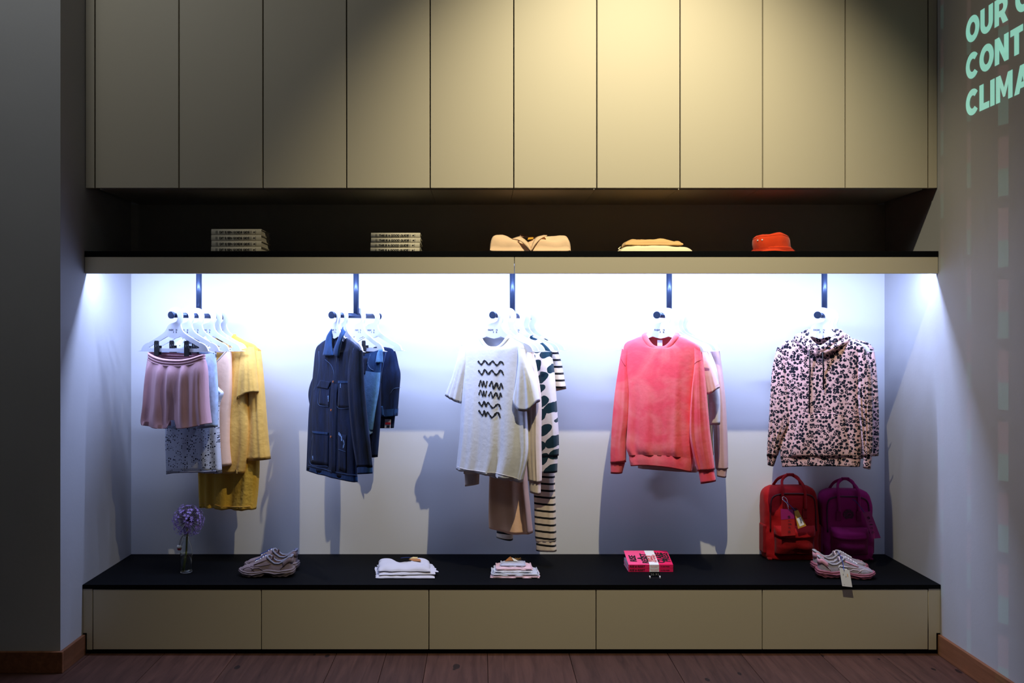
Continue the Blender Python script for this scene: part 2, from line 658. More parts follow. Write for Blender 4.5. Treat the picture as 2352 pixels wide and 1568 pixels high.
# ---------------------------------------------------------------- garment rails
RZ = 1.781
RY, RHALF = 0.30, 0.192
RACKS = []
for px, dx in ((457, .085), (818, .102), (1177, .112), (1537, .107), (1893.5, .112)):
    RACKS.append((X(px, RY), dx))
rail_lab = ['leftmost steel rail, carrying the pink shorts and yellow clothes', 'steel rail carrying the denim clothes',
            'middle steel rail, carrying the wave print shirt', 'steel rail carrying the coral sweatshirt',
            'rightmost steel rail, carrying the leopard hoodies']
for (xc, dx), lab in zip(RACKS, rail_lab):
    r = empty('clothes_rail', (xc, RY, RZ), 'blue-grey ' + lab, 'rail', 'garment rails under the shelf')
    d = Vector((dx, RHALF, 0))
    cyl('rail', -d, d, .014, M['steel'], r)
    dn = d.normalized()
    cyl('end_cap', -d - dn * .008, -d + dn * .004, .0195, M['steel'], r)
    cyl('end_cap', d - dn * .004, d + dn * .008, .0195, M['steel'], r)
    cyl('post', (0, 0, .008), (0, 0, 2.058 - RZ), .0155, M['steel'], r)
    cyl('flange', (0, 0, 2.0535 - RZ), (0, 0, 2.0585 - RZ), .035, M['steel'], r)


class Frame:
    """plane of one hanger: u to the right (nearer end), y away along the rail, z up; origin on the rail"""

    def __init__(self, rack, t, twist=0.0):
        xc, dx = RACKS[rack]
        k = 2 * t - 1
        self.o = Vector((xc + dx * k, RY + RHALF * k, RZ))
        self.ey = (Matrix.Rotation(math.radians(-twist), 3, 'Z') @ Vector((dx, RHALF, 0))).normalized()
        self.ex = Vector((self.ey.y, -self.ey.x, 0))
        m = Matrix.Identity(4)
        m.col[0][:3] = self.ex
        m.col[1][:3] = self.ey
        m.col[2][:3] = (0, 0, 1)
        m.col[3][:3] = self.o
        self.mw = m
        self.ds = 1.0 - abs(twist) / 27 * .42       # turned garments hang flatter

    def uz(self, px, py, yo=0.0):
        d = Vector(((px - VX) / F, 1.0, (VY - py) / F))
        k = (self.o + self.ey * yo - CAM).dot(self.ey) / d.dot(self.ey)
        q = CAM + d * k - self.o
        return q.dot(self.ex), q.z


# ---- hanger
HO = [(-.040, .003), (-.037, .022), (-.022, .037), (.006, .043), (.035, .036), (.052, .016), (.058, -.006), (.054, -.027), (.0475, -.044),
      (.047, -.058), (.055, -.077), (.077, -.099), (.140, -.131), (.176, -.147), (.179, -.152), (.184, -.149), (.212, -.161), (.228, -.177), (.235, -.193),
      (.232, -.199), (-.232, -.199), (-.235, -.193), (-.228, -.177), (-.212, -.161), (-.184, -.149), (-.179, -.152), (-.176, -.147), (-.140, -.131),
      (-.077, -.099), (-.055, -.077), (-.044, -.060), (-.029, -.048), (-.006, -.0415), (.010, -.038), (.021, -.030), (.0255, -.016), (.024, -.001),
      (.015, .0105), (.001, .0150), (-.013, .0115), (-.024, .001), (-.034, -.004)]
HH = [(-.180, -.175), (-.056, -.120), (-.044, -.116), (-.026, -.122), (0, -.128), (.026, -.122), (.044, -.116), (.056, -.120), (.180, -.175), (.174, -.181), (-.174, -.181)]


def smooth_loop(lp, keep=False):
    return [tuple(p) for p in catmull(lp, len(lp) * 3, closed=True)]


HANGER_ME = poly_mesh('hanger', [smooth_loop(HO), HH], .009)
for p in (HANGER_ME,):
    p.materials.append(M['hanger'])
LOGO = [('FASHI', .0128, -.036, -.085), ('N', .0128, .0135, -.085), ('F', .0128, -.0045, -.0975), ('R', .0128, .0135, -.0975)]


def hanger(fr, label, clips=None, tilt=0.0):
    h = empty('clothes_hanger', label=label, cat='hanger', group='white hangers on the rails', mw=fr.mw)
    o = link(bpy.data.objects.new('hanger_body', HANGER_ME), h)
    o.matrix_local = UPRIGHT
    for s_, sz, u, z in LOGO:
        me = text_mesh(s_, sz, .0004, space=1.0)
        if not me.materials:
            me.materials.append(M['ink'])
        q = link(bpy.data.objects.new('print', me), h)
        q.matrix_local = Matrix.Translation((u, -.0049, z)) @ UPRIGHT
    for u in clips or []:
        c = link(bpy.data.objects.new('clip', CLIP_ME), h)
        c.location = (u, -.004, -.186)
    return h


def make_clip():
    bm = bmesh.new()

    def bx(x0, x1, y0, y1, z0, z1):
        r = bmesh.ops.create_cube(bm, size=1.0)
        for v in r['verts']:
            v.co = Vector((x0 + (v.co.x + .5) * (x1 - x0), y0 + (v.co.y + .5) * (y1 - y0), z0 + (v.co.z + .5) * (z1 - z0)))
    for a, b_ in ((-.015, -.0095), (-.003, .003), (.0095, .015)):     # jaw with two windows
        bx(a, b_, -.014, -.008, .012, .026)
    bx(-.015, .015, -.014, -.008, .026, .042)
    bx(-.013, .013, -.0135, -.0085, .042, .047)
    bx(-.015, .015, -.014, -.008, -.036, .012)
    bx(-.015, .015, .006, .012, -.030, .020)
    bx(-.012, .012, -.010, .008, .003, .010)
    me = bpy.data.meshes.new('clip')
    bm.to_mesh(me)
    bm.free()
    me.materials.append(M['blackplastic'])
    return me


CLIP_ME = make_clip()

# ---- lofted cloth
KEYS = ('d', 'yo', 'amp', 'drop', 'pinch', 'notch', 'bdrop')


def loft_data(fr, secs, rows=40, n=56, seed=0, freq=3.0, rim=True, ex=.8, ey=.62, local=False, vexp=1.6, cren=0.0, drift=1.0, nexp=2.7):
    """secs: (Lx, Ly, Rx, Ry, depth[, dict]) in photo pixels on the hanger plane, top first"""
    rnd = random.Random(seed)
    ctl = []
    for s_ in secs:
        o = s_[5] if len(s_) > 5 else {}
        if local:
            a, b_ = (s_[0], s_[1]), (s_[2], s_[3])
        else:
            a, b_ = fr.uz(s_[0], s_[1]), fr.uz(s_[2], s_[3])
        ctl.append([a[0], a[1], b_[0], b_[1], s_[4]] + [o.get(k, 0.0) for k in KEYS[1:]])
    for c_ in ctl:
        for j_ in (4, 5, 6):
            c_[j_] *= fr.ds
    C = catmull(ctl, rows)
    ph = [(rnd.uniform(0, 6.28), rnd.uniform(-1.2, 1.2) * drift, rnd.uniform(.75, 1.3)) for _ in range(6)]
    vs, fs = [], []

    def fold(sx, v, off):
        a, b_, c_ = ph[off], ph[off + 1], ph[off + 2]
        r1 = math.sin(PI * freq * a[2] * sx + a[0] + a[1] * v)
        r2 = math.sin(PI * freq * 2.1 * b_[2] * sx + b_[0] + b_[1] * v * 2)
        r3 = 1 - 2 * abs(math.sin(PI * freq * .6 * c_[2] * sx + c_[0] + c_[1] * v))
        return .5 * r1 + .25 * r2 + .35 * r3
    K = len(C)

    def ring(i, scale=1.0, dz=0.0):
        u0, z0, u1, z1, d, yo, amp, drop, pinch, notch, bdrop = C[i]
        v = i / (K - 1)
        cu, cz, hu, hz = (u0 + u1) / 2, (z0 + z1) / 2, (u1 - u0) / 2, (z1 - z0) / 2
        out = []
        for j in range(n):
            a = 2 * PI * j / n
            c, s_ = math.cos(a), math.sin(a)
            sx = math.copysign(abs(c) ** ex, c)
            sy = math.copysign(abs(s_) ** ey, s_)
            dd = d * (1 - pinch * math.exp(-(sx / .16) ** 2))
            y = yo - dd * sy * scale
            fade = min(1, abs(s_) * 1.6)
            y -= amp * fold(sx, v, 0 if s_ > 0 else 3) * fade
            zz = cz + hz * sx * scale + dz
            front = max(0, s_) ** .5
            back = max(0, -s_) ** .5
            zz -= drop * (1 - abs(sx) ** nexp) * front
            zz -= bdrop * (1 - sx * sx) * back
            zz += notch * math.exp(-(sx / .07) ** 2)
            if cren and v > .5:
                zz += cren * fold(sx, v, 1) * (v - .5) * 2
            out.append((cu + hu * sx * scale, y, zz))
        return out
    for i in range(K):
        vs += ring(i)
    R_ = K
    if rim:
        up = 1 if C[-1][1] < C[0][1] else -1
        vs += ring(K - 1, .965, .002 * up)
        vs += ring(K - 1, .93, .022 * up)
        R_ += 2
    for i in range(R_ - 1):
        for j in range(n):
            fs.append((i * n + j, i * n + (j + 1) % n, (i + 1) * n + (j + 1) % n, (i + 1) * n + j))
    return vs, fs, ring


def loft(name, fr, secs, m, parent, **kw):
    vs, fs, ring = loft_data(fr, secs, **kw)
    o = obj(name, vs, fs, m, parent, smooth=True)
    o['_n'] = 0
    del o['_n']
    return o, vs, fs, ring


def garment(name, fr, label, cat, group):
    return empty(name, label=label, cat=cat, group=group, mw=fr.mw)


def neckband(name, ring, m, parent, r=.011, flat=.5, lift=.0):
    pts = [(p[0], p[1] * 1.0, p[2] + lift) for p in ring]
    return tube(name, pts, r, m, parent, n=10, closed=True, flat=flat, up=(0, 1, 0))


def bvh(vs, fs):
    return BVHTree.FromPolygons([Vector(v) for v in vs], fs)


def drape_pt(tree, u, z, off):
    h = tree.ray_cast(Vector((u, -1.0, z)), Vector((0, 1, 0)))
    return Vector((u, (h[0].y if h[0] is not None else 0.0) - off, z))


def stroke(fr, tree, pts, wpx, off, k=6):
    """brush stroke through photo points, laid on the cloth"""
    fy = -.035 * fr.ds if fr.ds < 1 else 0.0
    P = catmull([fr.uz(*p, fy) for p in pts], max(8, (len(pts) - 1) * k))
    vs, fs = [], []
    N = len(P)
    for i in range(N):
        t = P[min(i + 1, N - 1)] - P[max(i - 1, 0)]
        t = t / (np.linalg.norm(t) + 1e-9)
        nx = np.array((-t[1], t[0]))
        w_ = wpx / 425 / 2 * (.75 + .35 * math.sin(i * .9) * .6 + .2 * math.sin(i * 2.3))
        for s_ in (-1, 0, 1):
            q = P[i] + nx * w_ * s_
            vs.append(drape_pt(tree, q[0], q[1], off))
    for i in range(N - 1):
        for j in range(2):
            a = i * 3 + j
            fs.append((a, a + 1, a + 4, a + 3))
    return vs, fs


def patch(name, fr, tree, quad, m, parent, off=.002, thick=.002, k=8):
    """four photo corners (tl, tr, br, bl) draped on the cloth"""
    fy = -.035 * fr.ds if fr.ds < 1 else 0.0
    q = [np.array(fr.uz(*p, fy)) for p in quad]
    vs, fs = [], []
    for i in range(k + 1):
        for j in range(k + 1):
            a, b_ = j / k, i / k
            p = (q[0] * (1 - a) + q[1] * a) * (1 - b_) + (q[3] * (1 - a) + q[2] * a) * b_
            vs.append(drape_pt(tree, p[0], p[1], off))
    for i in range(k):
        for j in range(k):
            a = i * (k + 1) + j
            fs.append((a, a + 1, a + k + 2, a + k + 1))
    return obj(name, vs, fs, m, parent, smooth=True, solid=thick, offs=0)


def seam_line(name, fr, tree, pts, m, parent, r=.0012, off=.0015, k=6):
    fy = -.035 * fr.ds if fr.ds < 1 else 0.0
    P = catmull([fr.uz(*p, fy) for p in pts], max(6, (len(pts) - 1) * k))
    return tube(name, [drape_pt(tree, p[0], p[1], off) for p in P], r, m, parent, n=5)


def flap(name, fr, left, right, m, parent, thick=.004, k=10, rows=None):
    """sheet between two edges; points are (px, py, y offset)"""
    A = catmull([(*fr.uz(p[0], p[1], p[2] * fr.ds), p[2] * fr.ds) for p in left], k + 1)
    B = catmull([(*fr.uz(p[0], p[1], p[2] * fr.ds), p[2] * fr.ds) for p in right], k + 1)
    vs, fs = [], []
    mcol = 5
    for i in range(k + 1):
        for j in range(mcol + 1):
            t = j / mcol
            p = A[i] * (1 - t) + B[i] * t
            vs.append((p[0], p[2] - .006 * math.sin(PI * t), p[1]))
    for i in range(k):
        for j in range(mcol):
            a = i * (mcol + 1) + j
            fs.append((a, a + 1, a + mcol + 2, a + mcol + 1))
    return obj(name, vs, fs, m, parent, smooth=True, solid=thick)


# ---- fabrics
C_ = {}
C_['pink'] = cloth('dusty_pink_jersey', (206, 162, 172), bump=(60, .25), stretch=(3, 3, .4))
C_['paleblue'] = cloth('pale_blue_washed_cotton', (182, 204, 232), var=.18, vscale=40)
C_['peach'] = cloth('peach_satin', (244, 206, 178), var=.04, rough=.6)
C_['yellow'] = cloth('warm_yellow_cotton', (244, 196, 100), var=.08, vscale=12, bump=(45, .6))
C_['yellow2'] = cloth('golden_yellow_cotton', (238, 190, 72), var=.08, vscale=12, bump=(40, .9))
C_['white'] = cloth('white_jersey', (220, 222, 230), var=.02)
C_['cream'] = cloth('cream_fleece', (222, 206, 194), var=.04)
C_['peachdress'] = cloth('peach_crepe', (236, 190, 156), var=.05)
C_['coral'] = None
C_['blush'] = cloth('blush_cotton', (232, 192, 198), var=.08, vscale=14)
C_['offwhite'] = cloth('off_white_cotton', (206, 200, 202), var=.03)
C_['olive'] = cloth('olive_beige_cotton', (150, 128, 92), var=.06)
C_['mauve'] = cloth('mauve_fleece', (206, 168, 170), var=.05)
C_['darkdenim'] = cloth('dark_denim', (9, 26, 56), var=.65, vscale=16, bump=(160, .3), stretch=(2.2, 2.2, .5), sheen=.05)
C_['middenim'] = cloth('mid_blue_denim', (28, 60, 102), var=.3, vscale=22, bump=(160, .3), stretch=(2.2, 2.2, .5), sheen=.05)
C_['lightdenim'] = cloth('light_denim', (84, 132, 180), var=.2, vscale=30, bump=(160, .3))
C_['fray'] = cloth('frayed_white_denim', (120, 156, 200), var=.4, vscale=90)
C_['thread'] = mat('pale_thread', lin(84, 112, 152), rough=.8)
C_['copper'] = mat('copper_button', lin(210, 130, 90), rough=.35, metal=.7)


def pattern(name, base, ink, kind, sc=1.0):
    m = cloth(name, base, var=0.0)
    k = NT(m)
    tc = k.n('TexCoord')
    P = tc.outputs['Object']
    base_, ink_ = lin(*base), lin(*ink)

    def warp(scale, amt):
        n = k.n('TexNoise', Scale=scale, Detail=2.0)
        k.l(P, n.inputs['Vector'])
        s_ = k.t.nodes.new('ShaderNodeVectorMath')
        s_.operation = 'SUBTRACT'
        s_.inputs[1].default_value = (.5, .5, .5)
        k.l(n.outputs['Color'], s_.inputs[0])
        q = k.t.nodes.new('ShaderNodeVectorMath')
        q.operation = 'SCALE'
        q.inputs['Scale'].default_value = amt
        k.l(s_.outputs[0], q.inputs[0])
        a = k.t.nodes.new('ShaderNodeVectorMath')
        a.operation = 'ADD'
        k.l(P, a.inputs[0])
        k.l(q.outputs[0], a.inputs[1])
        return a.outputs[0]

    def flat(vec, rot=0.0, sx=1.0, sz=1.0):
        sp_ = k.n('SeparateXYZ')
        k.l(vec, sp_.inputs[0])
        cb = k.n('CombineXYZ')
        k.l(sp_.outputs[0], cb.inputs[0])
        k.l(sp_.outputs[2], cb.inputs[1])
        m_ = k.n('Mapping')
        m_.inputs['Rotation'].default_value = (0, 0, rot)
        m2 = k.n('Mapping')
        m2.inputs['Scale'].default_value = (sx, sz, 1)
        k.l(cb.outputs[0], m_.inputs[0])
        k.l(m_.outputs[0], m2.inputs[0])
        return m2.outputs[0]
    if kind == 'stripe':
        sp = k.n('SeparateXYZ')
        k.l(P, sp.inputs[0])
        fr_ = k.math('FRACT', k.math('DIVIDE', sp.outputs['Z'], .0385 * sc))
        fac = k.math('LESS_THAN', k.math('ABSOLUTE', k.math('SUBTRACT', fr_, .5)), .15)
    elif kind == 'leopard':
        wv = warp(70, .014)
        v = k.n('TexVoronoi', Scale=58.0 / sc, Randomness=1.0)
        v.voronoi_dimensions = '2D'
        k.l(flat(wv), v.inputs['Vector'])
        sepc = k.n('SeparateColor')
        k.l(v.outputs['Color'], sepc.inputs[0])
        big = k.math('LESS_THAN', v.outputs['Distance'], k.math('ADD', .30, k.math('MULTIPLY', sepc.outputs[1], .24)))
        hole = k.math('MULTIPLY', k.math('LESS_THAN', v.outputs['Distance'], .17), k.math('GREATER_THAN', sepc.outputs[0], .66))
        fac = k.math('SUBTRACT', big, hole)
    elif kind == 'blob':
        v = k.n('TexVoronoi', Scale=1.0, Randomness=.7)
        v.voronoi_dimensions = '2D'
        k.l(flat(warp(14, .03), -.6, 8.5, 15.0), v.inputs['Vector'])
        fac = k.math('LESS_THAN', v.outputs['Distance'], .40)
    elif kind == 'speckle':
        v = k.n('TexVoronoi', Scale=85.0, Randomness=1.0)
        v.voronoi_dimensions = '2D'
        k.l(flat(warp(90, .01)), v.inputs['Vector'])
        sepc = k.n('SeparateColor')
        k.l(v.outputs['Color'], sepc.inputs[0])
        f1 = k.math('LESS_THAN', v.outputs['Distance'], k.math('MULTIPLY', k.math('SUBTRACT', sepc.outputs[0], .35), .62))
        n = k.n('TexNoise', Scale=11.0, Detail=1.0)
        k.l(P, n.inputs['Vector'])
        fac = k.math('MULTIPLY', f1, k.math('GREATER_THAN', n.outputs['Fac'], .40))
    elif kind == 'tiedye':
        n = k.n('TexNoise', Scale=7.5, Detail=3.0, Distortion=.8)
        k.l(P, n.inputs['Vector'])
        r = k.n('ValToRGB')
        r.color_ramp.elements[0].position = .36
        r.color_ramp.elements[0].color = (0, 0, 0, 1)
        r.color_ramp.elements[1].position = .68
        r.color_ramp.elements[1].color = (1, 1, 1, 1)
        k.l(n.outputs['Fac'], r.inputs[0])
        fac = r.outputs[0]
    k.l(k.mixcol(fac, base_, ink_), k.b.inputs['Base Color'])
    return m


C_['coral'] = pattern('coral_tie_dye_fleece', (236, 78, 94), (240, 116, 118), 'tiedye')
C_['leopard'] = pattern('leopard_print_fleece', (214, 174, 172), (14, 16, 30), 'leopard')
C_['blob'] = pattern('dark_teal_spot_print', (218, 212, 216), (8, 44, 58), 'blob')
C_['stripe'] = pattern('black_stripe_jersey', (224, 208, 188), (8, 8, 12), 'stripe')
C_['speckle'] = pattern('speckled_cotton', (212, 218, 232), (26, 32, 56), 'speckle')

T1 = (.05, .25, .44, .67, .79, .92)
T2 = (.06, .22, .57, .86)
T3 = (.03, .18, .35, .60, .75, .92)
T4 = (.15, .36, .55, .74, .92)
T5 = (.20, .50, .80)
GR = ['clothes on the leftmost rail', 'denim clothes on the second rail', 'clothes on the middle rail', 'clothes on the fourth rail', 'clothes on the rightmost rail']

# ================================================================ rail 1
fr = Frame(0, T1[0])
hanger(fr, 'frontmost white hanger of the left rail, clipped to the pink shorts', clips=[-.113, .098])
g = garment('shorts', fr, 'dusty pink jersey shorts with gathered waistband clipped to a hanger', 'shorts', GR[0])
loft('shorts_body', fr, [(341, 824, 471, 828, .034, dict(drop=.030, amp=.004)), (338, 850, 474, 852, .046, dict(drop=.02, amp=.011)), (335, 890, 475, 890, .050, dict(amp=.014, drop=.01, pinch=.1)),
                         (333, 930, 477, 930, .052, dict(amp=.015, pinch=.4)), (329, 962, 480, 958, .052, dict(amp=.015, pinch=.55, notch=.015, drop=.012)),
                         (331, 972, 482, 972, .052, dict(amp=.015, pinch=.6, notch=.075, drop=.026, bdrop=.02))],
     C_['pink'], g, rows=44, n=150, seed=3, freq=4.8)
for k_ in range(3):
    y0 = 808 + k_ * 6.0
    loft('waistband_rib', fr, [(343, y0, 469, y0 + 5, .026, dict(drop=.034)), (341.5, y0 + 3, 470, y0 + 8, .036, dict(drop=.034)), (343, y0 + 6.5, 469, y0 + 11, .028, dict(drop=.034))],
         C_['pink'], g, rows=9, n=64, seed=5, rim=False)

fr = Frame(0, T1[1])
hanger(fr, 'second white hanger of the left rail, clipped to the pale blue shorts', clips=[-.085, .075])
g = garment('shorts', fr, 'pale blue washed cotton shorts behind the pink shorts', 'shorts', GR[0])
loft('shorts_body', fr, [(372, 810, 492, 814, .028, dict(drop=.02)), (370, 840, 496, 842, .034, dict(amp=.004)), (367, 900, 499, 905, .040, dict(amp=.008, pinch=.2)),
                         (366, 978, 498, 980, .040, dict(amp=.008, pinch=.5, notch=.05, drop=.01))], C_['paleblue'], g, rows=36, n=110, seed=8, freq=3.5)
loft('waistband', fr, [(371, 806, 491, 810, .026, dict(drop=.02)), (371, 821, 493, 825, .031, dict(drop=.02))], C_['paleblue'], g, rows=8, n=64, rim=False)

fr = Frame(0, T1[2])
hanger(fr, 'third white hanger of the left rail, under the speckled top')
g = garment('sleeveless_top', fr, 'white sleeveless top speckled with dark blue paint, behind the shorts', 'top', GR[0])
o, vs, fs, ring = loft('top_body', fr, [(424, 774, 474, 775, .02, dict(drop=.05)), (405, 788, 489, 790, .025, dict(drop=.03)), (398, 803, 495, 806, .028, dict(drop=.01)), (402, 850, 494, 856, .03), (396, 882, 499, 888, .035, dict(amp=.003)), (389, 903, 511, 903, .038, dict(amp=.004)),
                                       (386, 935, 502, 932, .04, dict(amp=.006)), (384, 1000, 502, 1000, .042, dict(amp=.010)), (387, 1088, 507, 1087, .044, dict(amp=.012, drop=-.012))], C_['speckle'], g, rows=56, n=90, seed=12, freq=2.6)
neckband('neckband', ring(0), C_['speckle'], g, r=.008)
tr = bvh(vs, fs)
seam_line('hem_stitch', fr, tr, [(390, 1078), (420, 1079), (450, 1080), (480, 1080), (503, 1080)], C_['white'], g, r=.0012)
tube('armhole_binding', [(*(lambda q: (q[0], -.02, q[1]))(fr.uz(*p)),) for p in ((495, 810), (494, 850), (497, 880), (504, 894), (511, 902))], .004, C_['paleblue'], g)

fr = Frame(0, T1[3])
hanger(fr, 'fourth white hanger of the left rail, under the peach top')
g = garment('slip_top', fr, 'peach satin v-neck slip top between the speckled top and yellow tee', 'top', GR[0])
o, vs, fs, ring = loft('top_body', fr, [(440, 796, 530, 800, .018, dict(drop=.115)), (428, 815, 531, 820, .024, dict(drop=.09)), (424, 860, 531, 868, .032, dict(drop=.03)), (424, 900, 530, 905, .036, dict(amp=.003)),
                                       (424, 960, 526, 960, .038, dict(amp=.006)), (425, 1020, 525, 1015, .04, dict(amp=.008)), (428, 1075, 529, 1068, .04, dict(amp=.009, drop=.012))], C_['peach'], g, rows=50, n=80, seed=21, freq=2.0, nexp=1.3)
neckband('neck_binding', ring(0), C_['cream'], g, r=.0045, flat=.8)
for s_ in (-1, 1):
    q = fr.uz(530, 800) if s_ > 0 else fr.uz(440, 796)
    tube('strap', [(q[0], 0, q[1] - .01), (q[0] * .9, 0.0, -.134), (q[0] * .82, 0, -.108)], .004, C_['peach'], g)

fr = Frame(0, T1[4])
hanger(fr, 'fifth white hanger of the left rail, under the yellow tee')
g = garment('t_shirt', fr, 'light yellow short-sleeved cotton tee behind the peach top', 'shirt', GR[0])
o, vs, fs, ring = loft('shirt_body', fr, [(462, 788, 530, 790, .02, dict(drop=.06)), (446, 798, 548, 800, .026, dict(drop=.04)), (432, 806, 563, 808, .03, dict(drop=.01)), (436, 850, 564, 860, .034, dict(amp=.004)), (440, 920, 568, 925, .038, dict(amp=.008)),
                                         (442, 985, 570, 985, .04, dict(amp=.012)), (444, 1040, 567, 1042, .04, dict(amp=.014)), (446, 1083, 560, 1086, .04, dict(amp=.015))], C_['yellow'], g, rows=54, n=90, seed=33, freq=2.4)
neckband('neckband', ring(0), C_['yellow'], g, r=.009)
loft('sleeve', fr, [(556, 804, 580, 796, .026), (556, 840, 586, 830, .032, dict(amp=.003, yo=-.006)), (552, 880, 590, 868, .034, dict(amp=.006, yo=-.008)), (549, 918, 593, 900, .034, dict(amp=.008, drop=-.012, yo=-.008))], C_['yellow'], g, rows=24, n=50, seed=4, freq=2.2)
loft('sleeve', fr, [(432, 806, 450, 812, .024), (424, 850, 452, 856, .03), (416, 900, 450, 908, .032, dict(amp=.005))], C_['yellow'], g, rows=20, n=40, seed=5)

fr = Frame(0, T1[5])
hanger(fr, 'backmost white hanger of the left rail, under the yellow dress')
g = garment('shirt_dress', fr, 'long golden yellow dress with wide long sleeves at the back of the left rail', 'dress', GR[0])
o, vs, fs, ring = loft('dress_body', fr, [(492, 768, 540, 770, .018, dict(drop=.05)), (474, 778, 562, 782, .024, dict(drop=.03)), (458, 792, 590, 800, .03), (460, 850, 586, 856, .034, dict(amp=.004)), (460, 960, 590, 960, .042, dict(amp=.008)),
                                         (459, 1060, 593, 1060, .05, dict(amp=.013)), (461, 1120, 590, 1122, .052, dict(amp=.016)), (463, 1162, 585, 1170, .054, dict(amp=.018, cren=.01))], C_['yellow2'], g, rows=60, n=110, seed=41, freq=2.6, cren=.004)
neckband('neckband', ring(0), C_['yellow2'], g, r=.008)
loft('sleeve', fr, [(572, 790, 597, 806, .026), (578, 850, 603, 850, .034, dict(yo=-.01)), (580, 910, 608, 905, .036, dict(amp=.004, yo=-.014)), (578, 985, 614, 985, .038, dict(amp=.006, yo=-.014)), (573, 1056, 621, 1054, .04, dict(amp=.008, yo=-.014))], C_['yellow'], g, rows=34, n=56, seed=44, freq=2.4)
loft('sleeve', fr, [(458, 796, 474, 800, .024), (456, 880, 478, 880, .03), (454, 1000, 482, 1000, .032, dict(amp=.004))], C_['yellow'], g, rows=26, n=40, seed=45)
tr = bvh(vs, fs)
seam_line('hem_stitch', fr, tr, [(466, 1152), (500, 1154), (540, 1160), (583, 1160)], C_['yellow'], g, r=.0015)

# ================================================================ rail 2
DD, MD = C_['darkdenim'], C_['middenim']
fr = Frame(1, T2[0], 27)
hanger(fr, 'frontmost white hanger of the denim rail, inside the jacket')
g = garment('denim_jacket', fr, 'long dark denim work jacket with worn pockets and open collar', 'jacket', GR[1])
o, vs, fs, ring = loft('jacket_body', fr, [(752, 778, 796, 776, .022, dict(drop=.075, bdrop=.0)), (738, 788, 812, 788, .03, dict(drop=.05)), (727, 803, 826, 806, .036, dict(drop=.02)), (722, 850, 818, 850, .04, dict(amp=.002)), (718, 900, 812, 900, .046, dict(amp=.004)),
                                          (713, 940, 812, 940, .05, dict(amp=.005)), (710, 1000, 816, 1010, .052, dict(amp=.006)), (707, 1078, 818, 1106, .054, dict(amp=.007))], DD, g, rows=56, n=90, seed=52, freq=2.2)
tr = bvh(vs, fs)
loft('sleeve', fr, [(808, 800, 830, 806, .03), (806, 850, 834, 850, .038, dict(yo=-.012)), (808, 900, 838, 900, .042, dict(yo=-.02, amp=.004)), (812, 960, 844, 960, .042, dict(yo=-.02, amp=.006)), (818, 1020, 850, 1020, .04, dict(yo=-.016, amp=.005)), (826, 1072, 855, 1072, .036, dict(yo=-.012))], DD, g, rows=36, n=48, seed=53, freq=2)
loft('cuff', fr, [(827, 1071, 854.5, 1071, .037, dict(yo=-.012)), (828, 1088, 854.5, 1087, .037, dict(yo=-.012))], MD, g, rows=5, n=40)
loft('sleeve', fr, [(724, 803, 738, 806, .028, dict(yo=.02)), (721, 850, 736, 850, .034, dict(yo=.03)), (709, 885, 728, 890, .036, dict(yo=.03)), (708, 908, 726, 915, .036, dict(yo=.02)), (714, 935, 730, 935, .034, dict(yo=.01))], DD, g, rows=26, n=40, seed=54)
flap('collar', fr, [(764, 752, .004), (751, 772, -.034), (745, 800, -.052), (741, 816, -.056)], [(766, 757, .010), (762, 785, -.030), (764, 806, -.052), (766, 817, -.058)], MD, g)
flap('collar', fr, [(788, 750, .004), (779, 772, -.036), (768, 800, -.058), (766, 812, -.060)], [(794, 762, .004), (788, 774, -.040), (781, 797, -.058), (778, 822, -.060)], MD, g)
flap('collar_stand', fr, [(764, 775, .022), (764, 790, .014), (768, 812, -.01)], [(790, 772, .022), (786, 790, .014), (780, 812, -.01)], DD, g)
patch('placket', fr, tr, [(770, 880), (777, 882), (775, 1098), (767, 1096)], DD, g, off=.003, thick=.003, k=14)
patch('pocket', fr, tr, [(738, 884), (761, 888), (760, 934), (736, 928)], DD, g, off=.001, thick=.0024)
patch('pocket_flap', fr, tr, [(739, 872), (763, 877), (757, 893), (730, 888)], DD, g, off=.0035, thick=.003)
patch('pocket', fr, tr, [(780, 876), (803, 877), (802, 938), (778, 934)], DD, g, off=.001, thick=.0024)
patch('pocket_edge', fr, tr, [(779, 874), (803, 875), (803, 880), (779, 880)], MD, g, off=.003, thick=.002)
patch('pocket', fr, tr, [(720, 990), (760, 995), (759, 1070), (716, 1062)], DD, g, off=.001, thick=.0024)
patch('pocket_edge', fr, tr, [(720, 989), (760, 993), (759, 998), (721, 994)], MD, g, off=.003, thick=.002)
patch('pocket', fr, tr, [(780, 996), (797, 999), (797, 1085), (782, 1078)], DD, g, off=.001, thick=.0024)
for a in ([(737, 889), (735, 927), (759, 933)], [(778, 882), (777, 933), (802, 937)], [(722, 1000), (714, 1062), (758, 1070)], [(781, 1031), (796, 1037)], [(710, 1068), (740, 1074), (770, 1082), (816, 1092)],
          [(776, 815), (774, 850), (776, 900), (777, 980), (775, 1090)], [(748, 825), (762, 838), (770, 858), (772, 890)], [(810, 800), (806, 830), (804, 870), (803, 900)], [(732, 806), (734, 840), (730, 880), (722, 895)]):
    seam_line('stitching', fr, tr, a, C_['thread'], g, r=.0008, off=.003)
for a, w_ in (([(784, 880), (784, 890)], 5), ([(757, 908), (758, 922)], 5), ([(722, 1046), (723, 1055)], 7), ([(781, 994), (787, 1002), (788, 1012)], 7), ([(791, 1010), (793, 1018), (791, 1028)], 5), ([(725, 992), (745, 995)], 3)):
    v_, f_ = stroke(fr, tr, a, w_, .0032)
    obj('worn_patch', v_, f_, C_['fray'], g, smooth=True)
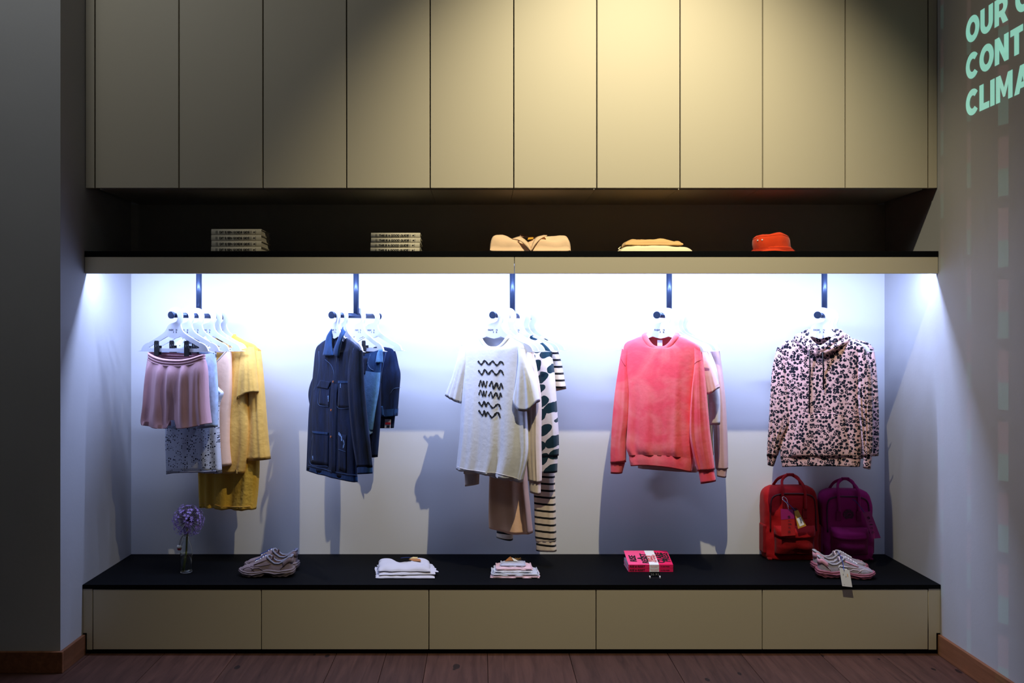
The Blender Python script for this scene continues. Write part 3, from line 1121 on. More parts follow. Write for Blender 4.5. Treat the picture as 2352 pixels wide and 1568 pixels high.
for p in ((768, 941), (771, 876), (768, 1002)):
    q = fr.uz(*p, -.02)
    c = drape_pt(tr, q[0], q[1], .007)
    cyl('button', c, c + Vector((0, -.004, 0)), .006, C_['copper'], g, n=12)
loft('hem_band', fr, [(708, 1068, 818, 1095, .0555, dict(amp=.007)), (707, 1079, 818.5, 1107, .056, dict(amp=.007))], MD, g, rows=5, n=90, seed=52, freq=2.2)

fr = Frame(1, T2[1], 27)
hanger(fr, 'second white hanger of the denim rail, over the hidden dark trousers')
g = garment('trousers', fr, 'dark denim trousers hanging folded behind the long denim jacket', 'trousers', GR[1])
loft('leg', fr, [(772, 801, 826, 803, .012), (771, 808, 828, 810, .022), (770, 900, 829, 905, .026, dict(amp=.004)), (774, 1000, 829, 1005, .028, dict(amp=.005)), (778, 1068, 829, 1074, .028, dict(amp=.005))], DD, g, rows=34, n=60, seed=61)
loft('waistband', fr, [(776, 955, 826, 958, .031), (776, 975, 827, 978, .031)], MD, g, rows=5, n=50)

fr = Frame(1, T2[2], 20)
hanger(fr, 'third white hanger of the denim rail, clipped to the button jeans', clips=[-.10, .065])
g = garment('jeans', fr, 'patchwork blue jeans with copper button and frayed knee on the denim rail', 'jeans', GR[1])
o, vs, fs, ring = loft('jeans_body', fr, [(798, 808, 872, 808, .024, dict(drop=.015)), (796, 830, 874, 830, .032, dict(drop=.01)), (796, 860, 872, 862, .036, dict(amp=.003)), (796, 905, 868, 905, .036, dict(pinch=.3, amp=.004))], MD, g, rows=24, n=70, seed=65)
tr = bvh(vs, fs)
loft('waistband', fr, [(798, 806, 871, 804, .024, dict(drop=.018)), (797, 819, 873, 818, .028, dict(drop=.018))], MD, g, rows=6, n=60, rim=False)
loft('light_leg', fr, [(842, 850, 873, 855, .033, dict(yo=-.008)), (840, 900, 869, 905, .034, dict(yo=-.012)), (838, 950, 864, 950, .032, dict(yo=-.014)), (840, 992, 859, 990, .030, dict(yo=-.014))], C_['lightdenim'], g, rows=24, n=44, seed=66)
loft('frayed_hem', fr, [(843, 988, 859, 986, .031, dict(yo=-.014)), (844, 1000, 858.5, 996, .028, dict(yo=-.014, amp=.003))], C_['fray'], g, rows=6, n=40, freq=8, cren=.01)
loft('dark_leg', fr, [(842, 880, 869, 880, .026, dict(yo=.015)), (842, 960, 868, 960, .028, dict(yo=.015)), (844, 1052, 862, 1050, .026, dict(yo=.012))], DD, g, rows=26, n=40, seed=67)
q = fr.uz(840, 826)
c = drape_pt(tr, q[0], q[1], .001)
cyl('button', c, c + Vector((0, -.006, 0)), .009, C_['copper'], g, n=16)
seam_line('stitching', fr, tr, [(848, 814), (845, 835), (850, 846), (856, 850)], C_['thread'], g)
seam_line('stitching', fr, tr, [(834, 834), (846, 834)], C_['thread'], g)
patch('fly_flap', fr, tr, [(831, 820), (843, 822), (840, 860), (833, 858)], DD, g, off=.002, thick=.003)  # dark denim flap at the button
patch('belt_loop', fr, tr, [(863, 802), (872, 802), (872, 834), (861, 834)], C_['lightdenim'], g, off=.004, thick=.004)

fr = Frame(1, T2[3], 10)
hanger(fr, 'backmost white hanger of the denim rail, with the folded dark jeans')
g = garment('jeans', fr, 'dark denim jeans folded over the backmost hanger, small red label at the bottom', 'jeans', GR[1])
o, vs, fs, ring = loft('leg', fr, [(862, 796, 886, 797, .012), (858, 802, 905, 804, .022, dict(amp=.002)), (857, 840, 914, 840, .03, dict(amp=.004)), (858, 862, 918, 862, .033, dict(amp=.006)), (860, 900, 915, 900, .033, dict(amp=.007)), (864, 940, 912, 938, .032, dict(amp=.006)), (866, 958, 911, 955, .032, dict(amp=.004))], DD, g, rows=40, n=64, seed=71, freq=2.4)
tr = bvh(vs, fs)
loft('leg', fr, [(860, 840, 902, 840, .020, dict(yo=.012)), (864, 930, 904, 930, .024, dict(yo=.012)), (866, 983, 900, 983, .024, dict(yo=.012))], MD if False else DD, g, rows=24, n=44, seed=72)
loft('waistband', fr, [(866, 941, 912, 938, .034), (866, 957, 911, 954, .034)], MD, g, rows=5, n=50, rim=False)
patch('belt_loop', fr, tr, [(876, 932), (880, 932), (883, 958), (879, 958)], MD, g, off=.006, thick=.003)
for a in ([(884, 808), (879, 840), (874, 880), (870, 930)], [(895, 905), (902, 893), (913, 890)]):
    seam_line('stitching', fr, tr, a, C_['thread'], g, r=.0008)
lbl = [(889, 962), (902, 962), (901, 983), (888, 982)]
q = [fr.uz(*p) for p in lbl]
bl_ = obj('brand_label', [(p[0], -.016, p[1]) for p in q], [(0, 1, 2, 3)], C_['offwhite'], g, solid=.002)
q = [fr.uz(*p) for p in ((890, 969), (902, 969), (902, 974), (890, 974))]
obj('brand_label_stripe', [(p[0], -.018, p[1]) for p in q], [(0, 1, 2, 3)], mat('red_label', lin(180, 20, 40)), bl_, solid=.001)
q = [fr.uz(*p) for p in ((893, 976.5), (900, 976.5), (900, 980), (893, 980))]
obj('brand_label_stripe', [(p[0], -.018, p[1]) for p in q], [(0, 1, 2, 3)], M['blackink'], bl_, solid=.001)

# ================================================================ rail 3
fr = Frame(2, T3[0])
hanger(fr, 'frontmost white hanger of the middle rail, inside the wave print tee')
g = garment('t_shirt', fr, 'white short-sleeved tee with black brush-stroke waves on the chest', 'shirt', GR[2])
W = C_['white']
o, vs, fs, ring = loft('shirt_body', fr, [(1103, 772, 1171, 773, .022, dict(drop=.066)), (1088, 779, 1185, 781, .028, dict(drop=.045)), (1068, 792, 1205, 797, .033, dict(drop=.02)), (1066, 835, 1206, 840, .038, dict(amp=.002)), (1063, 900, 1208, 905, .044, dict(amp=.005)),
                                         (1059, 985, 1212, 990, .05, dict(amp=.009)), (1054, 1040, 1211, 1045, .053, dict(amp=.012)), (1050, 1077, 1198, 1107, .056, dict(amp=.014, drop=-.012, bdrop=.018))], W, g, rows=60, n=120, seed=80, freq=3.0, cren=.004)
neckband('neckband', ring(0), W, g, r=.0115)
tr = bvh(vs, fs)
loft('sleeve', fr, [(1062, 792, 1078, 800, .028), (1056, 815, 1076, 838, .036), (1042, 865, 1070, 875, .04, dict(amp=.003)), (1026, 906, 1062, 926, .042, dict(amp=.005))], W, g, rows=24, n=50, seed=81)
loft('sleeve', fr, [(1192, 795, 1207, 802, .03), (1196, 832, 1216, 832, .04, dict(yo=-.008)), (1190, 880, 1230, 872, .044, dict(yo=-.012, amp=.005)), (1182, 912, 1240, 920, .046, dict(yo=-.012, amp=.007, drop=.062, bdrop=.03))], W, g, rows=28, n=60, seed=83, freq=2.2)
rows_ = [[(750, 535), (810, 595), (875, 530), (945, 600), (1015, 540), (1090, 610), (1160, 545), (1212, 600)],
         [(760, 700), (825, 775), (880, 690), (940, 770), (1005, 705), (1085, 780), (1160, 700), (1215, 790)],
         [(775, 990), (805, 885), (840, 995), (858, 890), (893, 1000), (925, 890)],
         [(965, 990), (1010, 905), (1050, 1030), (1090, 925), (1130, 1040), (1170, 940), (1205, 1030)],
         [(775, 1140), (805, 1060), (850, 1165), (862, 1065), (890, 1165), (918, 1065)],
         [(955, 1165), (1000, 1090), (1040, 1190), (1085, 1100), (1125, 1210), (1160, 1110), (1183, 1180)],
         [(775, 1265), (830, 1335), (880, 1260), (908, 1350)], [(908, 1340), (950, 1280), (1040, 1370), (1120, 1305), (1170, 1395)],
         [(775, 1415), (845, 1500), (885, 1425), (905, 1525)], [(905, 1510), (945, 1455), (1030, 1540), (1110, 1455), (1160, 1550)]]
for rw, wd in zip(rows_, (4.9, 5.1, 3.9, 4.8, 3.8, 4.4, 5.4, 5.0, 5.2, 5.4)):
    v_, f_ = stroke(fr, tr, [(1010 + a / 7.84, 760 + b_ / 7.84) for a, b_ in rw], wd, .0022, k=9)
    obj('wave_print', v_, f_, M['blackink'], g, smooth=True)
seam_line('hem_stitch', fr, tr, [(1056, 1070), (1090, 1076), (1130, 1081), (1165, 1086), (1196, 1098)], C_['offwhite'], g, r=.0013)

fr = Frame(2, T3[1])
hanger(fr, 'second white hanger of the middle rail, inside the cream sweatshirt')
g = garment('sweatshirt', fr, 'cream fleece sweatshirt behind the wave print tee, cuffs showing below', 'sweatshirt', GR[2])
o, vs, fs, ring = loft('sweatshirt_body', fr, [(1122, 776, 1184, 778, .02, dict(drop=.05)), (1105, 784, 1202, 787, .026, dict(drop=.03)), (1085, 797, 1221, 805, .03), (1086, 850, 1216, 860, .036), (1088, 960, 1212, 960, .04, dict(amp=.006)), (1090, 1060, 1208, 1062, .04, dict(amp=.006))], C_['cream'], g, rows=40, n=70, seed=90)
neckband('neckband', ring(0), C_['cream'], g, r=.011)
loft('sleeve', fr, [(1205, 798, 1224, 812, .028), (1212, 850, 1232, 850, .036, dict(yo=-.006)), (1214, 920, 1242, 918, .038, dict(yo=-.008, amp=.003)), (1213, 1000, 1242, 1000, .038, dict(yo=-.008, amp=.004)), (1214, 1060, 1243, 1065, .036, dict(yo=-.006, amp=.006)), (1217, 1102, 1243, 1108, .032, dict(yo=-.006, amp=.003))], C_['cream'], g, rows=36, n=50, seed=91)
loft('cuff', fr, [(1218, 1101, 1241, 1108, .028, dict(yo=-.006)), (1220, 1128, 1241, 1135, .026, dict(yo=-.006, amp=.002))], C_['cream'], g, rows=6, n=44, freq=5)
loft('sleeve', fr, [(1084, 800, 1100, 806, .026), (1074, 880, 1098, 885, .034), (1068, 980, 1098, 985, .036, dict(amp=.004)), (1068, 1086, 1100, 1088, .034, dict(amp=.004))], C_['cream'], g, rows=30, n=44, seed=92)
loft('cuff', fr, [(1069, 1086, 1099, 1088, .03), (1070, 1116, 1098, 1112, .028, dict(amp=.002))], C_['cream'], g, rows=6, n=44, freq=5)

fr = Frame(2, T3[2])
hanger(fr, 'third white hanger of the middle rail, inside the peach dress')
g = garment('dress', fr, 'long peach crepe dress with flared hem below the wave print tee', 'dress', GR[2])
o, vs, fs, ring = loft('dress_body', fr, [(1146, 780, 1190, 782, .018, dict(drop=.04)), (1132, 790, 1212, 794, .024, dict(drop=.02)), (1130, 830, 1214, 835, .028), (1132, 900, 1208, 900, .034), (1130, 1000, 1208, 1000, .04, dict(amp=.005)), (1127, 1100, 1209, 1100, .046, dict(amp=.010)),
                                         (1126, 1170, 1215, 1170, .05, dict(amp=.014)), (1127, 1206, 1220, 1225, .054, dict(amp=.017, drop=.01))], C_['peachdress'], g, rows=54, n=90, seed=103, freq=1.8)
neckband('neck_binding', ring(0), C_['peachdress'], g, r=.006)

fr = Frame(2, T3[3])
hanger(fr, 'fourth white hanger of the middle rail, inside the dark-spotted sweatshirt')
g = garment('sweatshirt', fr, 'white sweatshirt with large dark teal spots on the middle rail', 'sweatshirt', GR[2])
o, vs, fs, ring = loft('sweatshirt_body', fr, [(1160, 771, 1222, 773, .02, dict(drop=.05)), (1142, 780, 1243, 783, .026, dict(drop=.03)), (1124, 795, 1268, 812, .03), (1126, 850, 1252, 850, .036), (1128, 960, 1246, 960, .04, dict(amp=.006)), (1130, 1046, 1242, 1048, .04, dict(amp=.006))], C_['blob'], g, rows=40, n=70, seed=110)
neckband('neckband', ring(0), C_['blob'], g, r=.011)
loft('sleeve', fr, [(1246, 800, 1264, 808, .028), (1246, 845, 1272, 850, .038, dict(yo=-.01)), (1243, 900, 1277, 900, .042, dict(yo=-.016)), (1240, 960, 1281, 955, .042, dict(yo=-.018, amp=.003)), (1240, 1010, 1284, 1010, .04, dict(yo=-.016, amp=.003)), (1242, 1046, 1283, 1046, .036, dict(yo=-.012, amp=.003))], C_['blob'], g, rows=34, n=50, seed=111)
loft('cuff', fr, [(1243, 1047, 1281, 1047, .034, dict(yo=-.012)), (1243, 1084, 1280, 1084, .034, dict(yo=-.012))], C_['blob'], g, rows=8, n=44)
loft('sleeve', fr, [(1124, 798, 1142, 804, .026), (1118, 880, 1142, 884, .034), (1116, 980, 1146, 985, .036), (1120, 1060, 1148, 1060, .034)], C_['blob'], g, rows=26, n=40, seed=112)

fr = Frame(2, T3[4])
hanger(fr, 'fifth white hanger of the middle rail, carrying the striped trousers', clips=[-.10, .09])
g = garment('trousers', fr, 'cream trousers with thin black stripes hanging almost to the bench', 'trousers', GR[2])
loft('trouser_seat', fr, [(1150, 812, 1262, 812, .024), (1148, 850, 1266, 850, .032), (1147, 920, 1270, 920, .036, dict(pinch=.2)), (1146, 985, 1272, 985, .036, dict(pinch=.5, notch=.03))], C_['stripe'], g, rows=26, n=70, seed=120)
loft('leg', fr, [(1216, 930, 1271, 930, .032, dict(yo=-.002)), (1224, 1050, 1272, 1050, .032), (1228, 1140, 1274, 1140, .032, dict(amp=.003)), (1230, 1220, 1276, 1220, .032, dict(amp=.004)), (1232, 1242, 1276, 1242, .03, dict(amp=.004))], C_['stripe'], g, rows=34, n=48, seed=121)
loft('cuff', fr, [(1233, 1241, 1275, 1241, .029), (1233, 1263, 1277, 1266, .030, dict(amp=.002))], C_['stripe'], g, rows=6, n=44)
loft('leg', fr, [(1146, 930, 1204, 930, .032), (1144, 1050, 1194, 1050, .032), (1143, 1140, 1184, 1140, .032), (1142, 1216, 1179, 1222, .030)], C_['stripe'], g, rows=30, n=48, seed=122)
loft('cuff', fr, [(1143, 1214, 1178, 1220, .028), (1142, 1232, 1176, 1241, .029)], C_['stripe'], g, rows=6, n=44)

fr = Frame(2, T3[5])
hanger(fr, 'backmost white hanger of the middle rail, inside the striped tee')
g = garment('t_shirt', fr, 'cream tee with bold black stripes at the back of the middle rail', 'shirt', GR[2])
o, vs, fs, ring = loft('shirt_body', fr, [(1192, 772, 1246, 774, .018, dict(drop=.05)), (1176, 780, 1262, 783, .024, dict(drop=.03)), (1160, 795, 1281, 807, .028), (1162, 850, 1272, 850, .032), (1164, 930, 1268, 930, .034, dict(amp=.004)), (1166, 1030, 1266, 1030, .034, dict(amp=.005))], C_['stripe'], g, rows=36, n=64, seed=130)
neckband('neckband', ring(0), C_['stripe'], g, r=.009)
loft('sleeve', fr, [(1262, 798, 1280, 806, .024), (1270, 840, 1289, 840, .032), (1276, 898, 1298, 893, .034, dict(drop=-.008))], C_['stripe'], g, rows=20, n=44, seed=131)
loft('sleeve', fr, [(1160, 798, 1174, 804, .024), (1154, 850, 1174, 852, .03), (1150, 896, 1174, 900, .032)], C_['stripe'], g, rows=20, n=40, seed=132)

# ================================================================ rail 4
fr = Frame(3, T4[0])
hanger(fr, 'frontmost white hanger of the fourth rail, inside the coral sweatshirt')
g = garment('sweatshirt', fr, 'coral pink tie-dyed long-sleeved sweatshirt at the front of its rail', 'sweatshirt', GR[3])
K_ = C_['coral']
SEAM = mat('dark_coral_thread', lin(150, 40, 52), rough=.9)  # darker coral for the armhole seams
o, vs, fs, ring = loft('sweatshirt_body', fr, [(1480, 770, 1557, 771, .026, dict(drop=.074)), (1460, 777, 1580, 779, .032, dict(drop=.05)), (1434, 794, 1608, 800, .036, dict(drop=.02)), (1438, 845, 1602, 848, .042, dict(amp=.002)), (1445, 905, 1594, 908, .048, dict(amp=.004)),
                                              (1442, 985, 1592, 990, .052, dict(amp=.008)), (1440, 1025, 1592, 1030, .055, dict(amp=.011)), (1446, 1046, 1591, 1053, .048, dict(amp=.007, drop=-.012))], K_, g, rows=60, n=120, seed=140, freq=3.0)
neckband('neckband', [(p[0], p[1], p[2]) for p in ring(0)], K_, g, r=.0155, flat=.45)
loft('hem_band', fr, [(1446, 1044, 1591, 1051, .047, dict(drop=-.012, amp=.003)), (1447, 1056, 1590, 1066, .049, dict(drop=-.014, amp=.003)), (1450, 1069, 1588, 1083, .047, dict(drop=-.016, amp=.002, bdrop=-.004))], K_, g, rows=10, n=110, seed=140, freq=3)
SL = loft('sleeve', fr, [(1430, 800, 1448, 806, .03), (1424, 838, 1444, 842, .038), (1415, 900, 1447, 900, .044, dict(amp=.005)), (1408, 975, 1444, 965, .044, dict(amp=.006)), (1405, 1030, 1437, 1010, .042, dict(amp=.006)), (1404, 1062, 1436, 1062, .038, dict(amp=.004))], K_, g, rows=36, n=54, seed=141, freq=2.4)
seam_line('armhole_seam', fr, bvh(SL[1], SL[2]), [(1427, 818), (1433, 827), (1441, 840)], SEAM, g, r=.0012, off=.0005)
loft('cuff', fr, [(1404, 1060, 1434, 1064, .032), (1404, 1086, 1428, 1087, .028)], K_, g, rows=6, n=44)
SL = loft('sleeve', fr, [(1596, 797, 1611, 806, .03), (1598, 838, 1615, 832, .04, dict(yo=-.008)), (1592, 900, 1623, 900, .046, dict(yo=-.016, amp=.005)), (1588, 985, 1631, 985, .048, dict(yo=-.02, amp=.007)), (1594, 1035, 1637, 1035, .046, dict(yo=-.018, amp=.007)), (1605, 1080, 1642, 1078, .04, dict(yo=-.014, amp=.004))], K_, g, rows=38, n=56, seed=143, freq=2.4)
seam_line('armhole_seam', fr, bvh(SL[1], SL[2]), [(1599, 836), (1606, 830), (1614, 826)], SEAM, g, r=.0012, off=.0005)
loft('cuff', fr, [(1607, 1080, 1640, 1078, .034, dict(yo=-.014)), (1612, 1109, 1645, 1104, .032, dict(yo=-.014))], K_, g, rows=6, n=44)
lo = fr.uz(1514, 786)
box('care_label', lo[0] - .014, lo[0] + .014, .012, .014, lo[1] - .02, lo[1] + .013, M['white'], g)
tr = bvh(vs, fs)

fr = Frame(3, T4[1])
hanger(fr, 'second white hanger of the fourth rail, inside the blush tee')
g = garment('t_shirt', fr, 'blush pink short-sleeved tee just behind the coral sweatshirt', 'shirt', GR[3])
o, vs, fs, ring = loft('shirt_body', fr, [(1500, 771, 1566, 773, .018, dict(drop=.05)), (1482, 780, 1592, 783, .024, dict(drop=.03)), (1460, 795, 1620, 800, .028), (1462, 850, 1612, 850, .034), (1464, 960, 1606, 960, .036, dict(amp=.005)), (1466, 1074, 1602, 1084, .036, dict(amp=.006))], C_['blush'], g, rows=40, n=64, seed=150)
neckband('neckband', ring(0), C_['blush'], g, r=.009)
loft('sleeve', fr, [(1604, 795, 1622, 800, .026), (1612, 840, 1638, 842, .036), (1624, 904, 1652, 890, .04, dict(amp=.004, drop=.012))], C_['blush'], g, rows=22, n=48, seed=151)
loft('sleeve', fr, [(1460, 798, 1476, 804, .024), (1452, 850, 1476, 852, .03), (1446, 900, 1474, 904, .032)], C_['blush'], g, rows=20, n=40, seed=152)

fr = Frame(3, T4[2])
hanger(fr, 'third white hanger of the fourth rail, inside the off-white top')
g = garment('long_sleeved_top', fr, 'off-white long-sleeved top peeping out behind the blush tee', 'top', GR[3])
o, vs, fs, ring = loft('top_body', fr, [(1512, 771, 1574, 773, .018, dict(drop=.05)), (1496, 780, 1600, 784, .024, dict(drop=.03)), (1474, 796, 1628, 803, .028), (1476, 850, 1624, 850, .032), (1478, 960, 1614, 960, .034, dict(amp=.004)), (1480, 1060, 1606, 1064, .034, dict(amp=.005))], C_['offwhite'], g, rows=36, n=60, seed=155)
neckband('neckband', ring(0), C_['offwhite'], g, r=.009)
loft('sleeve', fr, [(1612, 798, 1630, 804, .024), (1622, 850, 1646, 850, .030), (1628, 920, 1653, 915, .032), (1630, 975, 1653, 975, .030)], C_['offwhite'], g, rows=24, n=44, seed=156)

fr = Frame(3, T4[3])
hanger(fr, 'fourth white hanger of the fourth rail, bare shoulder over the olive trousers', clips=[-.08, .08])
g = garment('trousers', fr, 'olive beige trousers mostly hidden behind the coral sweatshirt', 'trousers', GR[3])
loft('trouser_body', fr, [(1510, 812, 1612, 814, .022), (1508, 850, 1618, 852, .028), (1506, 930, 1632, 930, .030, dict(amp=.004)), (1506, 1040, 1639, 1045, .030, dict(amp=.004, pinch=.4, notch=.08))], C_['olive'], g, rows=30, n=70, seed=158)
loft('waistband', fr, [(1510, 808, 1612, 810, .022), (1510, 824, 1613, 826, .025)], C_['olive'], g, rows=5, n=50, rim=False)

fr = Frame(3, T4[4])
hanger(fr, 'backmost white hanger of the fourth rail, inside the mauve sweatshirt')
g = garment('sweatshirt', fr, 'mauve long-sleeved sweatshirt at the back of the coral rail', 'sweatshirt', GR[3])
o, vs, fs, ring = loft('sweatshirt_body', fr, [(1534, 770, 1592, 772, .018, dict(drop=.05)), (1518, 778, 1618, 781, .024, dict(drop=.03)), (1500, 794, 1650, 803, .028), (1502, 850, 1648, 855, .034), (1504, 960, 1640, 960, .036, dict(amp=.004)), (1506, 1056, 1634, 1058, .036, dict(amp=.005))], C_['mauve'], g, rows=36, n=64, seed=160)
neckband('neckband', ring(0), C_['mauve'], g, r=.010)
loft('sleeve', fr, [(1632, 794, 1652, 806, .026), (1640, 850, 1658, 845, .032, dict(yo=-.004)), (1644, 920, 1666, 915, .034, dict(yo=-.006, amp=.003)), (1641, 990, 1670, 985, .034, dict(yo=-.006, amp=.004)), (1643, 1050, 1672, 1050, .033, dict(yo=-.006, amp=.004)), (1645, 1075, 1672, 1076, .030, dict(yo=-.006, amp=.003))], C_['mauve'], g, rows=34, n=48, seed=161)
loft('cuff', fr, [(1647, 1074, 1670, 1075, .026, dict(yo=-.006)), (1648, 1092, 1668, 1096, .025, dict(yo=-.006))], C_['mauve'], g, rows=6, n=40)
loft('sleeve', fr, [(1500, 797, 1514, 802, .022, dict(yo=-.02)), (1492, 880, 1514, 884, .024, dict(yo=-.05)), (1488, 990, 1514, 994, .022, dict(yo=-.05)), (1470, 1060, 1486, 1062, .02, dict(yo=-.05))], C_['mauve'], g, rows=24, n=40, seed=162)

# ================================================================ rail 5
LP = C_['leopard']
fr = Frame(4, T5[0])
hanger(fr, 'frontmost white hanger of the right rail, inside the leopard hoodie')
g = garment('hoodie', fr, 'pink and black leopard print hoodie with long drawstrings, front of the right rail', 'hoodie', GR[4])
o, vs, fs, ring = loft('hoodie_body', fr, [(1852, 772, 1922, 774, .028, dict(drop=.08)), (1830, 778, 1946, 780, .036, dict(drop=.05)), (1797, 790, 1984, 798, .04, dict(drop=.02)), (1800, 845, 1978, 850, .046, dict(amp=.002)), (1806, 910, 1976, 915, .050, dict(amp=.004)),
                                          (1804, 975, 1977, 980, .054, dict(amp=.007)), (1793, 1020, 1979, 1028, .056, dict(amp=.008)), (1793, 1050, 1977, 1052, .05, dict(amp=.005, drop=-.006))], LP, g, rows=60, n=110, seed=170, freq=2.6)
tr = bvh(vs, fs)
loft('hem_band', fr, [(1793, 1049, 1977, 1051, .049, dict(amp=.003, drop=-.006)), (1797, 1071, 1975, 1071, .048, dict(amp=.003, drop=-.008))], LP, g, rows=8, n=100, seed=170)
loft('sleeve', fr, [(1786, 796, 1804, 802, .03), (1775, 845, 1806, 850, .042), (1770, 910, 1812, 915, .048, dict(amp=.005)), (1767, 965, 1818, 968, .048, dict(amp=.007)), (1764, 1010, 1800, 1006, .044, dict(amp=.006)), (1762, 1046, 1786, 1046, .036, dict(amp=.003))], LP, g, rows=36, n=54, seed=171)
loft('cuff', fr, [(1763, 1045, 1785, 1045, .032), (1764, 1066, 1777, 1070, .028)], LP, g, rows=6, n=40)
loft('sleeve', fr, [(1970, 792, 1988, 802, .03), (1972, 850, 2002, 850, .042, dict(yo=-.008)), (1972, 920, 2005, 915, .046, dict(yo=-.014, amp=.005)), (1978, 985, 2006, 985, .044, dict(yo=-.014, amp=.006)), (1984, 1046, 2005, 1046, .036, dict(yo=-.01, amp=.003))], LP, g, rows=36, n=54, seed=172)
loft('cuff', fr, [(1985, 1045, 2003, 1045, .032, dict(yo=-.01)), (1983, 1072, 2000, 1076, .028, dict(yo=-.01))], LP, g, rows=6, n=40)


def hoodroll(pts, r, flat=.6):
    P = catmull([(*fr.uz(p[0], p[1]), p[2]) for p in pts], 40, closed=True)
    return [(p[0], p[2], p[1]) for p in P], r


p_, r_ = hoodroll([(1850, 768, -.01), (1866, 790, -.05), (1889, 801, -.066), (1912, 788, -.05), (1930, 767, -.01), (1912, 764, .03), (1890, 768, .04), (1868, 764, .03)], .02)
tube('hood', p_, .021, LP, g, n=12, closed=True, flat=.75, up=(0, 1, 0))
p_, r_ = hoodroll([(1832, 776, -.01), (1856, 795, -.05), (1888, 809, -.062), (1920, 796, -.05), (1946, 779, -.01), (1926, 770, .034), (1890, 772, .044), (1854, 768, .034)], .02)
tube('hood_fold', p_, .019, LP, g, n=12, closed=True, flat=.8, up=(0, 1, 0))
q1 = [fr.uz(1864, 803), fr.uz(1864.5, 850), fr.uz(1863, 900), fr.uz(1863.5, 945)]
tube('drawstring', [drape_pt(tr, p[0], p[1], .008 if i else .03) for i, p in enumerate(q1)], .0036, M['blackplastic'], g)
q1 = [fr.uz(1897, 794), fr.uz(1895, 810), fr.uz(1895, 850), fr.uz(1895, 893)]
tube('drawstring', [drape_pt(tr, p[0], p[1], .036 if i < 2 else .008) for i, p in enumerate(q1)], .0036, M['blackplastic'], g)
patch('kangaroo_pocket', fr, tr, [(1838, 950), (1936, 950), (1958, 1046), (1820, 1046)], LP, g, off=.002, thick=.0045, k=16)
seam_line('pocket_stitch', fr, tr, [(1838, 951), (1870, 948), (1900, 947), (1936, 950)], C_['blush'], g, r=.0012, off=.0055)
box('care_label', -.012, .012, -.012, -.01, -.128, -.105, M['white'], g)

fr = Frame(4, T5[1])
hanger(fr, 'bare white hanger between the two leopard hoodies')
fr = Frame(4, T5[2])
hanger(fr, 'backmost white hanger of the right rail, inside the rear leopard hoodie')
g = garment('hoodie', fr, 'second leopard print hoodie hanging behind the front one, mostly hidden', 'hoodie', GR[4])
o, vs, fs, ring = loft('hoodie_body', fr, [(1870, 772, 1936, 774, .024, dict(drop=.05)), (1850, 778, 1966, 779, .03, dict(drop=.03)), (1822, 794, 2003, 796, .034), (1822, 850, 1996, 855, .038), (1824, 960, 1996, 960, .04, dict(amp=.005)), (1824, 1052, 1994, 1052, .04, dict(amp=.006))], LP, g, rows=36, n=64, seed=180)
neckband('neckband', ring(0), LP, g, r=.014)
loft('sleeve', fr, [(1988, 788, 2007, 800, .026), (1992, 850, 2013, 845, .034), (1994, 930, 2018, 930, .036, dict(amp=.003)), (1996, 1000, 2019, 1000, .036, dict(amp=.003)), (1996, 1046, 2018, 1046, .034, dict(amp=.002))], LP, g, rows=30, n=44, seed=181)
loft('sleeve', fr, [(1822, 797, 1838, 802, .024), (1816, 880, 1838, 884, .03), (1814, 1000, 1836, 1000, .032)], LP, g, rows=24, n=40, seed=182)

# ================================================================ things on the bench


def noise3(x, y, z, s=0):
    from mathutils import noise
    return noise.noise(Vector((x + s * 7.3, y - s * 3.1, z + s * 1.7)))


def pillow(name, w_, dp, h, m, parent, seed=0, loc=(0, 0, 0), rz=0.0, k=(30, 20), wob=.006, notch=0.0, ends=0.0, sq=5, hn=.12, shear=0.0, layers=0, tilt=0.0):
    """folded cloth: rounded slab with a soft uneven top, base on z=0"""
    vs, fs = [], []
    nx, ny = k

    def prof(s_):
        return max(0.0, 1 - abs(s_) ** sq) ** (1 / 2.2)
    cr, sr = math.cos(rz), math.sin(rz)
    for side in (1, 0):
        for i in range(ny + 1):
            for j in range(nx + 1):
                sx, sy = 2 * j / nx - 1, 2 * i / ny - 1
                # concentrate rows near the edges
                sx = math.sin(sx * PI / 2)
                sy = math.sin(sy * PI / 2)
                x = sx * w_ / 2 * (1 + .012 * noise3(sy * 3, seed, 2)) + wob * noise3(sy * 2.5, sx * .5, seed) * abs(sx)
                y = sy * dp / 2 + wob * noise3(sx * 3.1, seed + 5, sy)
                if sy > 0 and notch:
                    y -= notch * sy * math.exp(-(sx / .42) ** 4)
                e = prof(sx) * prof(sy)
                if side:
                    top = h * (1 + hn * 2 * noise3(sx * 2.2, sy * 1.8, seed + 9) + ends * (abs(sx) ** 2.0) * (.5 + .5 * sy) - (.5 * ends * (1 - abs(sx)) if ends else 0))
                    top += tilt * (sy * .5 + .5)
                    z = h * .18 + (top - h * .18) * e
                else:
                    z = h * .18 * (1 - e) * 1.0
                x += shear * y
                vs.append((loc[0] + x * cr - y * sr, loc[1] + x * sr + y * cr, loc[2] + z))
    n1 = (nx + 1) * (ny + 1)
    for i in range(ny):
        for j in range(nx):
            a = i * (nx + 1) + j
            fs.append((a, a + 1, a + nx + 2, a + nx + 1))
            b_ = n1 + a
            fs.append((b_, b_ + nx + 1, b_ + nx + 2, b_ + 1))
    border = [j for j in range(nx + 1)] + [i * (nx + 1) + nx for i in range(1, ny + 1)] + [ny * (nx + 1) + j for j in range(nx - 1, -1, -1)] + [i * (nx + 1) for i in range(ny - 1, 0, -1)]
    L = len(border)
    for i in range(L):
        a, b_ = border[i], border[(i + 1) % L]
        fs.append((a, n1 + a, n1 + b_, b_))
    return obj(name, vs, fs, m, parent, smooth=True)


